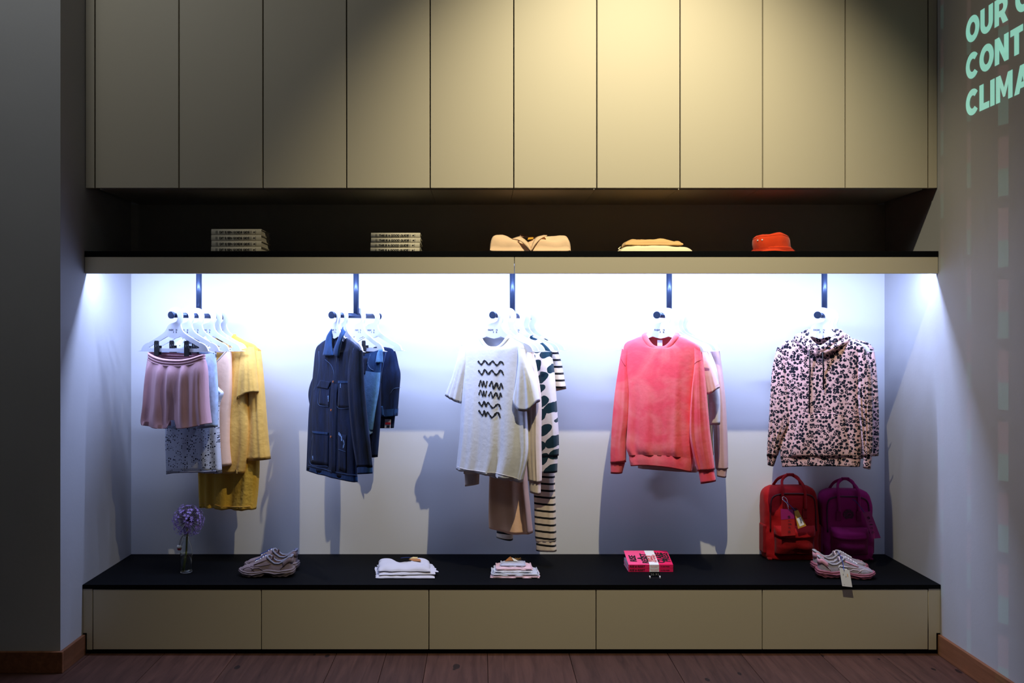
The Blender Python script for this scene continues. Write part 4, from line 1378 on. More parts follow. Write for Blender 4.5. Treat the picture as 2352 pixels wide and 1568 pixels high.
# ---- flower in a swing-top bottle
glass = bpy.data.materials.new('clear_glass')
glass.use_nodes = True
gb = glass.node_tree.nodes['Principled BSDF']
gb.inputs['Base Color'].default_value = (.93, .97, .98, 1)
gb.inputs['Transmission Weight'].default_value = 1.0
gb.inputs['Roughness'].default_value = 0.03
gb.inputs['IOR'].default_value = 1.45
water = glass.copy()
water.name = 'water'
water.node_tree.nodes['Principled BSDF'].inputs['IOR'].default_value = 1.33
p0 = ground(428, 1314, BZ)
bt = empty('glass_bottle', p0, 'small clear swing-top bottle of water holding a purple flower', 'bottle')
lathe('bottle_glass', [(.002, .0005), (.029, .0005), (.0325, .004), (.0335, .012), (.0335, .11), (.032, .128), (.025, .155), (.0165, .178), (.0125, .192), (.0125, .205), (.0155, .209), (.0155, .219), (.0125, .221),
                       (.0100, .219), (.0100, .19), (.014, .176), (.0225, .153), (.0295, .127), (.031, .11), (.031, .014), (.0295, .008), (.002, .007)], glass, bt, n=40)
lathe('water', [(.001, .0085), (.0285, .0095), (.0302, .015), (.0302, .098), (.001, .098)], water, bt, n=40)
wire = mat('steel_wire', lin(120, 120, 124), rough=.3, metal=1.0)
tube('wire_bail', catmull([(.0165, 0, .203), (0, -.0175, .203), (-.0165, -.002, .203), (-.030, -.004, .185), (-.040, -.004, .150)], 20), .0013, wire, bt, n=6)
tube('wire_bail', catmull([(.0165, 0, .203), (0, .0175, .203), (-.0165, .006, .203), (-.028, .006, .185), (-.037, .004, .150)], 20), .0013, wire, bt, n=6)
st = lathe('stopper', [(.001, .150), (.010, .149), (.0125, .143), (.012, .135), (.001, .134)], M['white'], bt, n=20, fn=lambda p: (p[0] - .039, p[1], p[2]))
lathe('rubber_washer', [(.001, .134), (.0105, .134), (.0105, .127), (.006, .122), (.001, .122)], mat('red_rubber', lin(150, 26, 30), rough=.6), st, n=20, fn=lambda p: (p[0] - .039, p[1], p[2]))
fl0 = empty('allium_flower', p0 + Vector((-.012, 0, .012)), 'purple globe allium with small star florets in a bottle', 'flower')
stem = catmull([(.0, 0, 0), (.010, .002, .09), (.016, .0, .19), (.0205, 0, .25), (.022, 0, .272)], 14)
green = mat('green_stem', lin(92, 98, 40), rough=.6, var=.15, vscale=30)
tube('stem', stem, [.0052] * 10 + [.0046] * 4, green, fl0, n=10)
HCN = Vector((.022, 0, .275))
rnd = random.Random(11)
pv, pf, qv, qf = [], [], [], []
N_FL = 170
for i in range(N_FL):
    zf = 1 - 2 * (i + .5) / N_FL
    zf = max(zf, -.86)
    th = i * 2.39996 + rnd.uniform(-.2, .2)
    rr = math.sqrt(max(0, 1 - zf * zf))
    d = Vector((rr * math.cos(th), rr * math.sin(th), zf))
    L = .085 * rnd.uniform(.78, 1.06)
    tip = HCN + d * L
    v_, f_ = tube_data([HCN, HCN + d * L * .5 + Vector((0, 0, .002)), tip], .0007, 4)
    b0 = len(qv)
    qv += v_
    qf += [tuple(b0 + j for j in f) for f in f_]
    a = d.orthogonal().normalized()
    b_ = d.cross(a)
    spin = rnd.uniform(0, 1)
    sz = rnd.uniform(.0095, .0135)
    for k_ in range(6):
        t = 2 * PI * (k_ + spin) / 6
        e = a * math.cos(t) + b_ * math.sin(t)
        s_ = d.cross(e) * .0017
        c0 = len(pv)
        pv += [tip - s_ * .4, tip + s_ * .4, tip + e * sz * .5 + s_ + d * .001, tip + e * sz * 1.0 + d * .0035, tip + e * sz * .5 - s_ + d * .001]
        pf.append((c0, c0 + 1, c0 + 2, c0 + 3, c0 + 4))
o = obj('florets', pv, pf, mat('violet_petals', lin(150, 128, 204), rough=.6, var=.25, vscale=30), fl0, solid=.0006)
o['kind'] = 'stuff'
o = obj('pedicels', qv, qf, mat('dark_pedicels', lin(60, 42, 60), rough=.7), fl0)
o['kind'] = 'stuff'


# ---- trainers: heel at x=0, toe at x=L
def shoe(name, loc, rz, label, group, mats, flip=1, stars=False):
    t = empty(name, loc, label, 'shoe', group, rz=rz)
    up, so, li, acc, lace = mats['upper'], mats['sole'], mats['lining'], mats['accent'], mats['lace']
    Lg = .292

    def half(x):     # plan half-width
        s_ = x / Lg
        pts = [(0, .018), (.03, .032), (.12, .038), (.3, .036), (.45, .036), (.62, .046), (.76, .050), (.88, .044), (.96, .028), (1, .010)]
        return float(np.interp(s_, [p[0] for p in pts], [p[1] for p in pts]))

    def cen(x):
        return flip * .006 * math.sin(PI * x / Lg) * 1.0
    # sole: stacked outlines with a wavy tread and a raised arch
    xs = [Lg * (1 - math.cos(PI * i / 60)) / 2 for i in range(61)]

    def zbot(x):
        s_ = x / Lg
        z = .0
        z += .014 * math.exp(-((s_ - .46) / .085) ** 2)
        z += .020 * max(0, (s_ - .80) / .2) ** 1.8
        z += .014 * max(0, (.12 - s_) / .12) ** 1.6
        z += .005 * (.5 - .5 * math.cos(s_ * 2 * PI * 9))
        return z

    def ztop(x):
        s_ = x / Lg
        return float(np.interp(s_, [0, .1, .25, .38, .47, .6, .8, .95, 1], [.046, .043, .036, .041, .042, .033, .030, .036, .040]))
    loop = [(x, 1) for x in xs] + [(x, -1) for x in xs[::-1]]
    lay = [(0.0, -.004), (.06, .001), (.22, .0035), (.34, .0008), (.44, .0048), (.66, .0035), (.74, .0005), (.82, .0028), (.97, .0016), (1.0, -.003)]
    vs, fs = [], []
    for f, gr in lay:
        for x, s_ in loop:
            hw = half(x) + gr + .003
            xx = x + (x / Lg - .5) * 2 * (gr + .003)
            vs.append((xx, cen(x) + s_ * hw, zbot(x) + (ztop(x) - zbot(x)) * f))
    n = len(loop)
    for i in range(len(lay) - 1):
        for j in range(n):
            fs.append((i * n + j, i * n + (j + 1) % n, (i + 1) * n + (j + 1) % n, (i + 1) * n + j))
    for base in (0, (len(lay) - 1) * n):
        for j in range(60):
            fs.append((base + j, base + j + 1, base + n - 2 - j, base + n - 1 - j))
    obj('sole', vs, fs, so, t, smooth=True)
    # upper
    tops = [(0, .098), (.03, .106), (.07, .104), (.14, .085), (.24, .070), (.33, .071), (.41, .088), (.47, .106), (.50, .108), (.56, .100), (.66, .082), (.76, .066), (.86, .058), (.93, .052), (.98, .042), (1, .036)]
    inz = .045
    NX = 56
    prof_n = 22
    vs, fs = [], []
    H = lambda s_: float(np.interp(s_, [p[0] for p in tops], [p[1] for p in tops]))
    TH = .47
    for i in range(NX + 1):
        s_ = i / NX
        x = s_ * Lg
        hw = half(x) - .001
        zt = H(s_)
        zb = ztop(x) - .004
        opn = max(0.0, min(1.0, (TH - s_) / .05)) * max(0.0, min(1.0, s_ / .03))
        xx = x + .006 * (1 - s_ / .05 if s_ < .05 else 0)
        # outer wall up, rim, inner wall, floor ... mirrored
        row = []
        for q in range(prof_n + 1):
            a = q / prof_n
            sd = -1 if a < .5 else 1
            b_ = a * 2 if a < .5 else (1 - a) * 2          # 0 bottom edge .. 1 centre
            arch = PI / 2 * b_
            yc = math.cos(arch) ** .75 * hw * (1 if s_ > TH else 1)
            zc = zb + (zt - zb) * math.sin(arch) ** .8
            if b_ < .5:
                k_ = b_ / .5
                yo, zo = hw * (1 - .22 * k_ ** 1.5), zb + (zt - zb) * k_
            elif b_ < .62:
                k_ = (b_ - .5) / .12
                yo, zo = hw * (.78 - .13 * k_), zt + .004 * math.sin(PI * k_)
            elif b_ < .82:
                k_ = (b_ - .62) / .2
                yo, zo = hw * (.65 - .1 * k_), zt + (inz - zt) * k_
            else:
                k_ = (b_ - .82) / .18
                yo, zo = hw * .55 * (1 - k_), inz
            row.append((xx, cen(x) + sd * (yc * (1 - opn) + yo * opn), zc * (1 - opn) + zo * opn))
        vs += row
    m_ = prof_n + 1
    for i in range(NX):
        for j in range(prof_n):
            fs.append((i * m_ + j, (i + 1) * m_ + j, (i + 1) * m_ + j + 1, i * m_ + j + 1))
    fs.append(tuple(range(m_)))
    fs.append(tuple(NX * m_ + j for j in range(m_))[::-1])
    o = obj('upper', vs, fs, up, t, smooth=True)
    tr_ = BVHTree.FromPolygons([Vector(v) for v in vs], fs)

    def side(x, z, s_, off=.0015):
        h = tr_.ray_cast(Vector((x, s_ * .3, z)), Vector((0, -s_, 0)))
        y = h[0].y if h[0] is not None else s_ * half(x)
        return (x, y + s_ * off, z)

    def over(x, y, off=.002):
        h = tr_.ray_cast(Vector((x, y, .4)), Vector((0, 0, -1)))
        return (x, y, (h[0].z if h[0] is not None else .05) + off)
    # padded collar
    rim = []
    for q in range(25):
        s_ = .03 + (TH - .04) * q / 24
        rim.append((s_ * Lg, cen(s_ * Lg) - half(s_ * Lg) * .72, H(s_) + .002))
    rim2 = [(a, 2 * cen(a) - b_, c_) for a, b_, c_ in rim[::-1]]
    tube('collar', rim2 + rim, .0055, li, t, n=8)
    tube('collar_throat', catmull([rim[-1], (rim[-1][0] + .006, cen(.13), rim[-1][2] + .004), (rim2[0][0], rim2[0][1], rim2[0][2])], 10), .0055, li, t, n=8)
    lp = [(TH * Lg - .022, cen(.13) + dy, .088 + .03 * (1 - (dy / .022) ** 2) * .6) for dy in (-.020, -.01, 0, .01, .020)]
    tube('tongue', catmull(lp, 12), .006, acc, t, n=8, flat=.5)
    box('insole', .03, .11, -.018, .018, inz + .001, inz + .003, mats['insole'], t)
    # overlays: heel counter, toe cap, quarter lines
    for s_ in (-1, 1):
        pts = [side(.012 + .05 * k_ / 8, .046 + .050 * (1 - (k_ / 8)) ** .8 - .004, s_, .002) for k_ in range(9)]
        tube('seam', pts, .0015, acc, t, n=5)
        tube('seam', [side(x_, z_, s_, .001) for x_, z_ in ((.20, .036), (.215, .050), (.235, .054), (.255, .048), (.265, .040))], .0018, acc, t, n=5)
        tube('seam', [side(x_, z_, s_, .001) for x_, z_ in ((.155, .040), (.175, .052), (.20, .050), (.214, .040))], .0018, acc, t, n=5)
        tube('seam', [side(x_, z_, s_, .001) for x_, z_ in ((.115, .072), (.14, .066), (.17, .062), (.20, .060), (.225, .058))], .0015, acc, t, n=5)
        tube('eyestay', [side(x_, z_, s_, .0015) for x_, z_ in ((.135, .094), (.16, .084), (.185, .074), (.205, .066))], .0045, mats['tab'], t, n=6, flat=.5)
        tube('sole_ridge', [(x_, cen(x_) + s_ * (half(x_) + .0085), z_) for x_, z_ in ((.012, .030), (.05, .026), (.09, .020), (.12, .026), (.145, .030), (.17, .024), (.21, .016), (.25, .020), (.28, .028))], .0022, so, t, n=6)
    hv = []
    hf = []
    for i in range(13):
        a = i / 6 - 1
        x_ = .046 * abs(a) ** 1.5
        y_ = math.copysign(half(x_) * (.88 if abs(a) > .02 else 0), a) if abs(a) > .02 else 0
        zt_ = H(x_ / Lg)
        for j in range(3):
            hv.append((x_ + .003, cen(x_) + y_ * (1.06 - .05 * j), zt_ - .028 + .014 * j))
    for i in range(12):
        for j in range(2):
            a = i * 3 + j
            hf.append((a, a + 1, a + 4, a + 3))
    obj('heel_tab', hv, hf, mats['tab'], t, smooth=True, solid=.003)
    for k_ in range(5):
        x_ = .150 + .0135 * k_
        yy = .014 + .001 * k_
        pts = [over(x_, cen(x_) + yy * (q / 3), .0028) for q in (-3, -1.5, 0, 1.5, 3)]
        tube('lace', pts, .0022, lace, t, n=6)
    if stars:
        for (x_, y_) in ((.262, .004),):
            sv = [over(x_, cen(x_) + y_, .0015)]
            for k_ in range(10):
                r_ = .018 if k_ % 2 == 0 else .009
                sv.append(over(min(.285, x_ + r_ * math.cos(k_ * PI / 5)), cen(x_) + y_ + r_ * math.sin(k_ * PI / 5), .0015))
            obj('toe_star', sv, [(0, 1 + k_, 1 + (k_ + 1) % 10) for k_ in range(10)], mats['tab'], t, solid=.001)
        ol = [side(x_, z_, -1, .0016) for x_, z_ in ((.108, .068), (.15, .062), (.145, .050), (.103, .056), (.108, .068))]
        tube('side_emblem', ol, .002, M['white'], t, n=6)
    return t


su = cloth('taupe_suede', (128, 112, 118), var=.05, bump=(120, .2))
tp = dict(upper=su, sole=mat('taupe_rubber', lin(120, 106, 110), rough=.6), lining=cloth('grey_lining', (128, 130, 150), var=.02), accent=mat('taupe_piping', lin(100, 84, 90), rough=.7),
          lace=M['white'], tab=cloth('taupe_suede_dark', (116, 100, 106), var=.05), insole=mat('ochre_insole', lin(190, 110, 40), rough=.8))
pk = dict(upper=cloth('grey_lilac_mesh', (146, 138, 148), var=.05, bump=(220, .5)), sole=mat('dusty_rose_rubber', lin(142, 80, 98), rough=.5), lining=cloth('pale_grey_lining', (166, 162, 172), var=.02),
          accent=mat('pale_pink_piping', lin(222, 200, 206), rough=.6), lace=M['white'], tab=cloth('pink_leather', (204, 146, 164), var=.03, rough=.5), insole=mat('white_insole', lin(200, 200, 214), rough=.8))
GS = 'taupe trainers on the bench'
a = ground(612, 1324, BZ)
for (x_, y_, lab, fl_) in ((674, .135, 'taupe suede trainer pointing left, nearer of its pair', 1), (684, .262, 'taupe suede trainer pointing left, farther of its pair', -1)):
    d_ = y_ - CAM.y
    s_ = shoe('trainer', ((x_ - VX) * d_ / F, y_, BZ + .0005), PI - .05, lab, GS, tp, fl_)
    tube('blue_ribbon', catmull([(.150, -.012, .112), (.166, .0, .104), (.185, .012, .094), (.205, .02, .086)], 12), .0028, mat('blue_ribbon', lin(20, 50, 130), rough=.6), s_, n=6)
GS = 'pink trainers on the bench'
pink_front = None
for (x_, y_, lab, fl_, rz) in ((1867, .245, 'grey and pink trainer pointing right, farther of its pair', -1, -.03), (1877, .118, 'grey and pink chunky trainer with white tag, nearer of its pair', 1, -.10)):
    d_ = y_ - CAM.y
    pink_front = shoe('trainer', ((x_ - VX) * d_ / F, y_, BZ + .0005), rz, lab, GS, pk, fl_, stars=True)
ribbon = mat('blue_cord', lin(24, 60, 140), rough=.6)
inv = Matrix.LocRotScale(pink_front.location, pink_front.rotation_euler, None).inverted()
tagpts = [at(*p) for p in ((1928, 1305, -.045), (1951, 1309, -.045), (1957.5, 1348, -.055), (1934.5, 1345.5, -.055))]
ht = empty('price_tag', tagpts[0], 'white paper hang tag on blue cord, hanging over the bench edge', 'tag')
loc = lambda p: tuple(Vector(p) - tagpts[0])
obj('card', [loc(p) for p in tagpts], [(0, 1, 2, 3)], M['white'], ht, solid=.0012)
cordp = [at(1924, 1266, .20), at(1930, 1276, .12), at(1936, 1292, .04), at(1938, 1305, -.045), at(1939, 1310, -.048)]
tube('cord', [loc(p) for p in catmull(cordp, 16)], .0016, ribbon, ht, n=6)
e1 = (tagpts[1] - tagpts[0]).normalized()
e2 = (tagpts[0] - tagpts[3]).normalized()
nn = e1.cross(e2).normalized()
rot = Matrix.Identity(4)
for i, v_ in enumerate((e1, e2, nn)):
    rot.col[i][:3] = v_
text('print', 'FASH', .0115, M['ink'], ht, Matrix.Translation(Vector(loc(tagpts[0])) + e1 * .013 - e2 * .034 + nn * .0012) @ rot, bold=.0003)
text('print', 'F R', .0115, M['ink'], ht, Matrix.Translation(Vector(loc(tagpts[0])) + e1 * .026 - e2 * .043 + nn * .0012) @ rot, bold=.0003)
text('print', 'fashion', .008, M['ink'], ht, Matrix.Translation(Vector(loc(tagpts[0])) + e1 * .010 - e2 * .084 + nn * .0012) @ rot)
q = Vector(loc(tagpts[0])) + e1 * .036 - e2 * .037 + nn * .0014
obj('print', [q, q + e1 * .004, q + e1 * .004 + e2 * .016, q + e2 * .016], [(0, 1, 2, 3)], mat('orange_print', lin(240, 190, 130)), ht)

# ---- folded shirts
wt = cloth('folded_white_cotton', (200, 198, 208), var=.02, bump=(26, .4))
zc = BZ
yb = .185
for i, (pxc, w_, dp, h, nt_, lab) in enumerate(((930, .315, .215, .016, 0, 'white folded shirt at the bottom of the white stack'), (933, .305, .20, .014, 0, 'white folded shirt in the middle of the white stack'),
                                               (928, .282, .185, .024, .085, 'white folded shirt on top of the white stack, with brown tags'))):
    x_ = (pxc - VX) * (yb - CAM.y) / F
    t = empty('folded_shirt', (x_, yb + .004 * i, zc + .0005), lab, 'shirt', 'folded white shirts on the bench', rz=(-.01, .05, -.02)[i])
    pillow('folded_body', w_, dp, h, wt, t, seed=i + 2, notch=nt_, wob=.010, hn=.22, ends=.30 if i == 2 else 0, tilt=.012 if i == 2 else .004, shear=-.12)
    if i < 2:
        pillow('folded_sleeve', w_ * 1.02, dp * .8, h * .5, wt, t, seed=i + 20, loc=(.004 * (1 if i else -1), .012, h * .3), wob=.012, shear=-.2)
    zc += h * .97
top_shirt = t
lab_m = mat('brown_card', lin(170, 112, 62), rough=.8)
gt = empty('hang_tag', (top_shirt.location.x + .035, yb + .036, zc + .010), 'small brown card tag lying on the white shirt stack', 'tag')
obj('card', [(-.012, .0, .002), (.012, .018, .006), (.05, .006, .004), (.058, -.022, .000), (.020, -.020, .000)], [(0, 1, 2, 3, 4)], lab_m, gt, solid=.001)
obj('card', [(-.010, .010, .006), (.010, .034, .009), (.036, .028, .009), (.034, .012, .006)], [(0, 1, 2, 3)], mat('cream_card', lin(214, 190, 130), rough=.8), gt, solid=.001)
tube('string', catmull([(-.06, .03, .004), (-.03, .038, .005), (0, .03, .006), (.006, .014, .007)], 12), .001, ribbon, gt, n=5)

# ---- knitted cloths
kn = [('pale_pink_knit', (232, 196, 204)), ('grey_knit', (190, 194, 208)), ('white_knit', (214, 218, 230)), ('rose_knit', (224, 190, 202)), ('silver_knit', (186, 190, 212))]
zc = BZ
for i, (pxc, w_, dp, h, rz, lab) in enumerate(((1183, .262, .15, .010, -.02, 'pale pink knitted cloth at the bottom of the knitted stack'), (1182, .255, .15, .013, .02, 'grey knitted cloth second from the bottom of its stack'),
                                              (1178, .205, .135, .011, .0, 'white knitted cloth in the middle of the knitted stack'), (1180, .195, .13, .013, .02, 'rose knitted cloth below the small silver one'),
                                              (1178, .134, .10, .013, -.03, 'small silver grey knitted cloth on top of the knitted stack'))):
    yy = .160 + .008 * i
    x_ = (pxc - VX) * (yy - CAM.y) / F
    t = empty('knitted_cloth', (x_, yy, zc + .0005), lab, 'cloth', 'knitted cloths stacked on the bench', rz=rz)
    m_ = cloth(kn[i][0], kn[i][1], var=.04, bump=(150, .6))
    pillow('cloth_body', w_, dp, h, m_, t, seed=30 + i, wob=.010, hn=.2)
    ed = [(sx * w_ / 2 * .97, sy * dp / 2 * .95, h * .55) for sx, sy in ((-1, .9), (-1, 0), (-1, -.95), (-.5, -1), (0, -1), (.5, -1), (1, -.95), (1, 0), (1, .9))]
    tube('rolled_edge', catmull(ed, 30), h * .30, m_, t, n=8)
    zc += h * .96
gt = empty('hang_tag', (x_ - .01, .214, zc + .002), 'brown straw-tied card tag on top of the knitted stack', 'tag')
obj('card', [(-.035, -.012, .001), (-.004, -.016, .006), (.012, -.008, .004), (-.002, .010, .024), (-.022, .0, .010)], [(0, 1, 2, 3, 4)], lab_m, gt, solid=.0012)
obj('card', [(.004, .004, .018), (.022, .0, .012), (.040, -.012, .002), (.016, -.014, .003)], [(0, 1, 2, 3)], M['white'], gt, solid=.001)
st_m = mat('straw', lin(206, 160, 84), rough=.8)
for i in range(6):
    tube('straw', [(.01 + .006 * i, -.004, .006), (.018 + .007 * i, .004 * (i % 3), .014 + .003 * (i % 2)), (.026 + .006 * i, -.008 + .006 * (i % 2), .008)], .0009, st_m, gt, n=4)

# ---- two pink books
pinkc = mat('hot_pink_cover', lin(250, 84, 140), rough=.45)
redc = mat('crimson_cover', lin(232, 30, 92), rough=.45)
GREYP = mat('grey_white_pages', lin(208, 208, 220), rough=.9)
redt = mat('red_ink', lin(210, 30, 40), rough=.6)
bx0, by0 = ground(1443.5, 1313, BZ).x, ground(1443.5, 1313, BZ).y
BW, BD, BT = ground(1546, 1313, BZ).x - bx0, .158, .0195
for i, lab in enumerate(('lower pink paperback of the pair on the bench', 'upper pink paperback with black hand-lettered title, cover slightly lifted')):
    t = empty('paperback_book', (bx0, by0, BZ + .0005 + i * (BT + .0008)), lab, 'book', 'pink paperbacks on the bench')
    box('page_block', .002, BW - .002, .003, BD, .001, BT - .001, GREYP, t)
    lift = .038 if i else .0
    cv = [(0, 0, BT), (BW * .47, 0, BT), (BW * .685, 0, BT), (BW, 0, BT), (0, BD, BT + lift), (BW * .47, BD, BT + lift), (BW * .685, BD, BT + lift), (BW, BD, BT + lift)]
    for nm, f, m_ in (('cover', (0, 1, 5, 4), pinkc), ('cover_band', (1, 2, 6, 5), M['white']), ('cover', (2, 3, 7, 6), redc)):
        obj(nm, [cv[j] for j in f], [(0, 1, 2, 3)], m_, t, solid=.0012, offs=-1)
    box('back_cover', 0, BW, 0, BD, 0, .0009, pinkc, t)
    for nm, x0, x1, m_ in (('spine', 0, BW * .47, redc), ('spine_band', BW * .47, BW * .685, M['white']), ('spine', BW * .685, BW, redc)):
        box(nm, x0, x1, -.0012, .0002, .0, BT, m_, t)
    text('title', 'RISE & RESIST', .0155, M['blackink'], t, Matrix.Translation((.006, -.0016, .004)) @ UPRIGHT, bold=.0006, shear=.2, sx=.92)
    text('subtitle', 'HOW TO CHANGE', .0072, redt, t, Matrix.Translation((BW * .485, -.0016, .0105)) @ UPRIGHT, sx=.75)
    text('subtitle', 'THE WORLD', .0072, redt, t, Matrix.Translation((BW * .50, -.0016, .0035)) @ UPRIGHT, sx=.9)
    text('author', 'CLARE PRESS', .0085, M['blackink'], t, Matrix.Translation((BW * .72, -.0016, .006)) @ UPRIGHT, bold=.0003)
    if i:
        sl_ = math.atan2(lift, BD)
        base = Matrix.Translation((0, 0, BT + .0016)) @ Matrix.Rotation(sl_, 4, 'X') @ Matrix.Rotation(PI / 2, 4, 'Z')
        for s_, sz, u, v_, m_, bd in (('RISE', .050, .030, .052, M['blackink'], .0016), ('&', .034, .060, .085, M['blackink'], .0012), ('RESIST', .048, .012, .116, M['blackink'], .0016),
                                      ('HOW TO', .021, .030, .132, redt, .0006), ('CHANGE', .021, .030, .148, redt, .0006), ('THE WORLD', .019, .022, .164, redt, .0005),
                                      ('CLARE', .050, .016, .206, M['blackink'], .0016), ('PRESS', .050, .030, .240, M['blackink'], .0016)):
            # drawn with x along the depth of the cover and y to the left
            k_ = BW / .2475
            text('title', s_, sz, m_, t, base @ Matrix.Translation((u, -v_ * k_, 0)), bold=bd, shear=.12, sx=.80)
pt = ground(1504, 1326.5, BZ)
pl = empty('price_stand', pt, 'tiny clear acrylic price stand with white numerals before the pink books', 'price stand')
box('acrylic_block', -.030, .030, -.006, .006, .0, .008, glass, pl, bev=.001)
box('backplate', -.026, .026, .002, .005, .008, .030, mat('black_acrylic', lin(12, 12, 14), rough=.2), pl, bev=.0008)
for u, s_ in ((-.0225, '2'), (-.012, '0'), (.000, '.'), (.004, '9'), (.0145, '5')):
    text('numeral', s_, .0165, mat('grey_numerals', lin(150, 156, 164), rough=.5), pl, Matrix.Translation((u, .0015, .012)) @ UPRIGHT)
for u in (-.027, .027):
    box('foot', u - .003, u + .003, -.008, .006, .0, .010, M['white'], pl, bev=.001)


# ---- backpacks
def backpack(px0, px1, pyt, y0, label, colr, dark, rz, lean, seed, tags):
    yb_ = y0
    d_ = yb_ - CAM.y
    sc = d_ / F
    w_ = (px1 - px0) * sc
    h = (VY + 0) and (CAM.z - (pyt - VY) * sc - BZ)
    dp = .14
    t = empty('backpack', (((px0 + px1) / 2 - VX) * sc, yb_ + .07, BZ + .001), label, 'backpack', 'backpacks on the bench', rz=rz)
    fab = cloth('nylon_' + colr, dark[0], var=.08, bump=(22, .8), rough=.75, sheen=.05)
    fab2 = cloth('nylon_shade_' + colr, dark[1], var=.08, bump=(26, .8), rough=.75, sheen=.05)  # darker nylon for pockets, snap, anchors and loops
    zipm = mat('zip_' + colr, lin(*dark[2]), rough=.6)
    # body: rounded box lofted upward
    vs, fs = [], []
    rows, n = 34, 72
    for i in range(rows + 1):
        v = i / rows
        e = 1.0
        if v > .80:
            e = math.sqrt(max(0.02, 1 - ((v - .80) / .2) ** 2.6)) if v < 1 else .16
        if v < .05:
            e = .93 + .07 * v / .05
        wf = 1 + .03 * math.sin(v * PI)
        for j in range(n):
            a = 2 * PI * j / n
            c, s_ = math.cos(a), math.sin(a)
            sx = math.copysign(abs(c) ** .42, c)
            sy = math.copysign(abs(s_) ** .48, s_)
            ew = 1 - (1 - e) * .36
            x = sx * w_ / 2 * wf * ew
            y = sy * dp / 2 * (1 - (1 - e) * .55)
            z = v * h
            wr = .010 * noise3(x * 14, z * 10, y * 9, seed) + .005 * noise3(x * 34, z * 24, y * 20, seed + 3)
            y -= wr * (1 if s_ < 0 else 0)
            x += wr * .5 * c
            y += lean * v
            vs.append((x, y, z))
    for i in range(rows):
        for j in range(n):
            fs.append((i * n + j, i * n + (j + 1) % n, (i + 1) * n + (j + 1) % n, (i + 1) * n + j))
    fs.append(tuple(range(n))[::-1])
    fs.append(tuple(rows * n + j for j in range(n)))
    obj('bag_body', vs, fs, fab, t, smooth=True)
    tr_ = BVHTree.FromPolygons([Vector(v) for v in vs], fs)

    def fp(x, z, off=.002):
        hh = tr_.ray_cast(Vector((x, -1, z)), Vector((0, 1, 0)))
        return Vector((x, (hh[0].y if hh[0] is not None else -dp / 2 + lean * z / h) - off, z))
    # front flap line and zip
    zp = [fp(-w_ * .42, h * .40), fp(-w_ * .42, h * .70), fp(-w_ * .38, h * .86), fp(-w_ * .22, h * .91), fp(0, h * .915), fp(w_ * .22, h * .91), fp(w_ * .38, h * .86), fp(w_ * .42, h * .70), fp(w_ * .42, h * .40)]
    tube('zip', [tuple(p) for p in catmull([tuple(p) for p in zp], 60)], .0045, zipm, t, n=6)
    # front pocket
    pw, ph, pz = w_ * .36, h * .36, h * .09
    vs2, fs2 = [], []
    K = 18
    for i in range(K + 1):
        for j in range(K + 1):
            sx, sz = 2 * j / K - 1, i / K
            x, z = sx * pw, pz + sz * ph
            b_ = (1 - abs(sx) ** 6) * (min(1, (1 - sz) * 9)) * min(1, .35 + sz * 2.2)
            p = fp(x, z, .0)
            vs2.append((x, p.y - .004 - .038 * max(0, b_) - .006 * noise3(x * 18, z * 18, 3, seed), z))
    for i in range(K):
        for j in range(K):
            a = i * (K + 1) + j
            fs2.append((a, a + 1, a + K + 2, a + K + 1))
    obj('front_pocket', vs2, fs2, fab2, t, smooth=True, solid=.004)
    pf_ = []
    pv_ = []
    for i in range(7):
        for j in range(17):
            x = (2 * j / 16 - 1) * pw * 1.03
            z = pz + ph + .012 - .052 * i / 6 - .012 * (1 - (2 * j / 16 - 1) ** 2) * i / 6
            pv_.append((x, fp(x, z).y - .010 - .040 * min(1, i / 2.5) * (1 - abs(2 * j / 16 - 1) ** 8), z))
    for i in range(6):
        for j in range(16):
            a = i * 17 + j
            pf_.append((a, a + 1, a + 18, a + 17))
    obj('pocket_flap', pv_, pf_, fab, t, smooth=True, solid=.004)
    # side pockets
    for s_ in (-1, 1):
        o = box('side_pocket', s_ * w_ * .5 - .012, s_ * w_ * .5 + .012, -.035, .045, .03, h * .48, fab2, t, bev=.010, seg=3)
    # emblem
    ce = fp(0, h * .66, .002)
    emb = cyl('emblem', ce + Vector((0, .002, 0)), ce + Vector((0, -.001, 0)), .030, zipm, t, n=28)
    for k_ in range(9):
        a = k_ * 2 * PI / 9
        tube('emblem_mark', [ce + Vector((.024 * math.cos(a), -.002, .024 * math.sin(a))), ce + Vector((.029 * math.cos(a + .3), -.002, .029 * math.sin(a + .3)))], .0012, fab, emb, n=5)
    tube('emblem_mark', [tuple(p) for p in catmull([tuple(ce + Vector(q)) for q in ((-.012, -.002, -.008), (-.004, -.002, .006), (.008, -.002, .008), (.014, -.002, -.004), (.002, -.002, -.010))], 14)], .0016, fab, emb, n=5)
    # two carrying handles joined by a snap band at the top
    for yy, fo in ((-dp / 2 - .004 + lean * .8, 1), (.035 + lean, 0)):
        hp = [Vector((-w_ * .19, 0, h * .70)), Vector((-w_ * .19, 0, h * .82)), Vector((-w_ * .20, 0, h * 1.0)), Vector((-w_ * .15, 0, h * 1.10)), Vector((-w_ * .03, 0, h * 1.155)), Vector((w_ * .05, 0, h * 1.155)), Vector((w_ * .15, 0, h * 1.10)), Vector((w_ * .21, 0, h * 1.0)), Vector((w_ * .21, 0, h * .82)), Vector((w_ * .21, 0, h * .70))]
        if not fo:
            hp = hp[2:-2]
            hp = [Vector((p.x * 1.25, 0, p.z)) for p in hp]
        out = []
        for k_, p in enumerate(hp):
            if p.z < h * .98 and fo:
                y_ = fp(p.x, p.z, .008).y
            else:
                top_ = min(1.0, max(0, (p.z - h * .98) / (h * .17)))
                y_ = yy * (1 - top_) + (lean * .9 - .012) * top_
            out.append((p.x, y_, p.z))
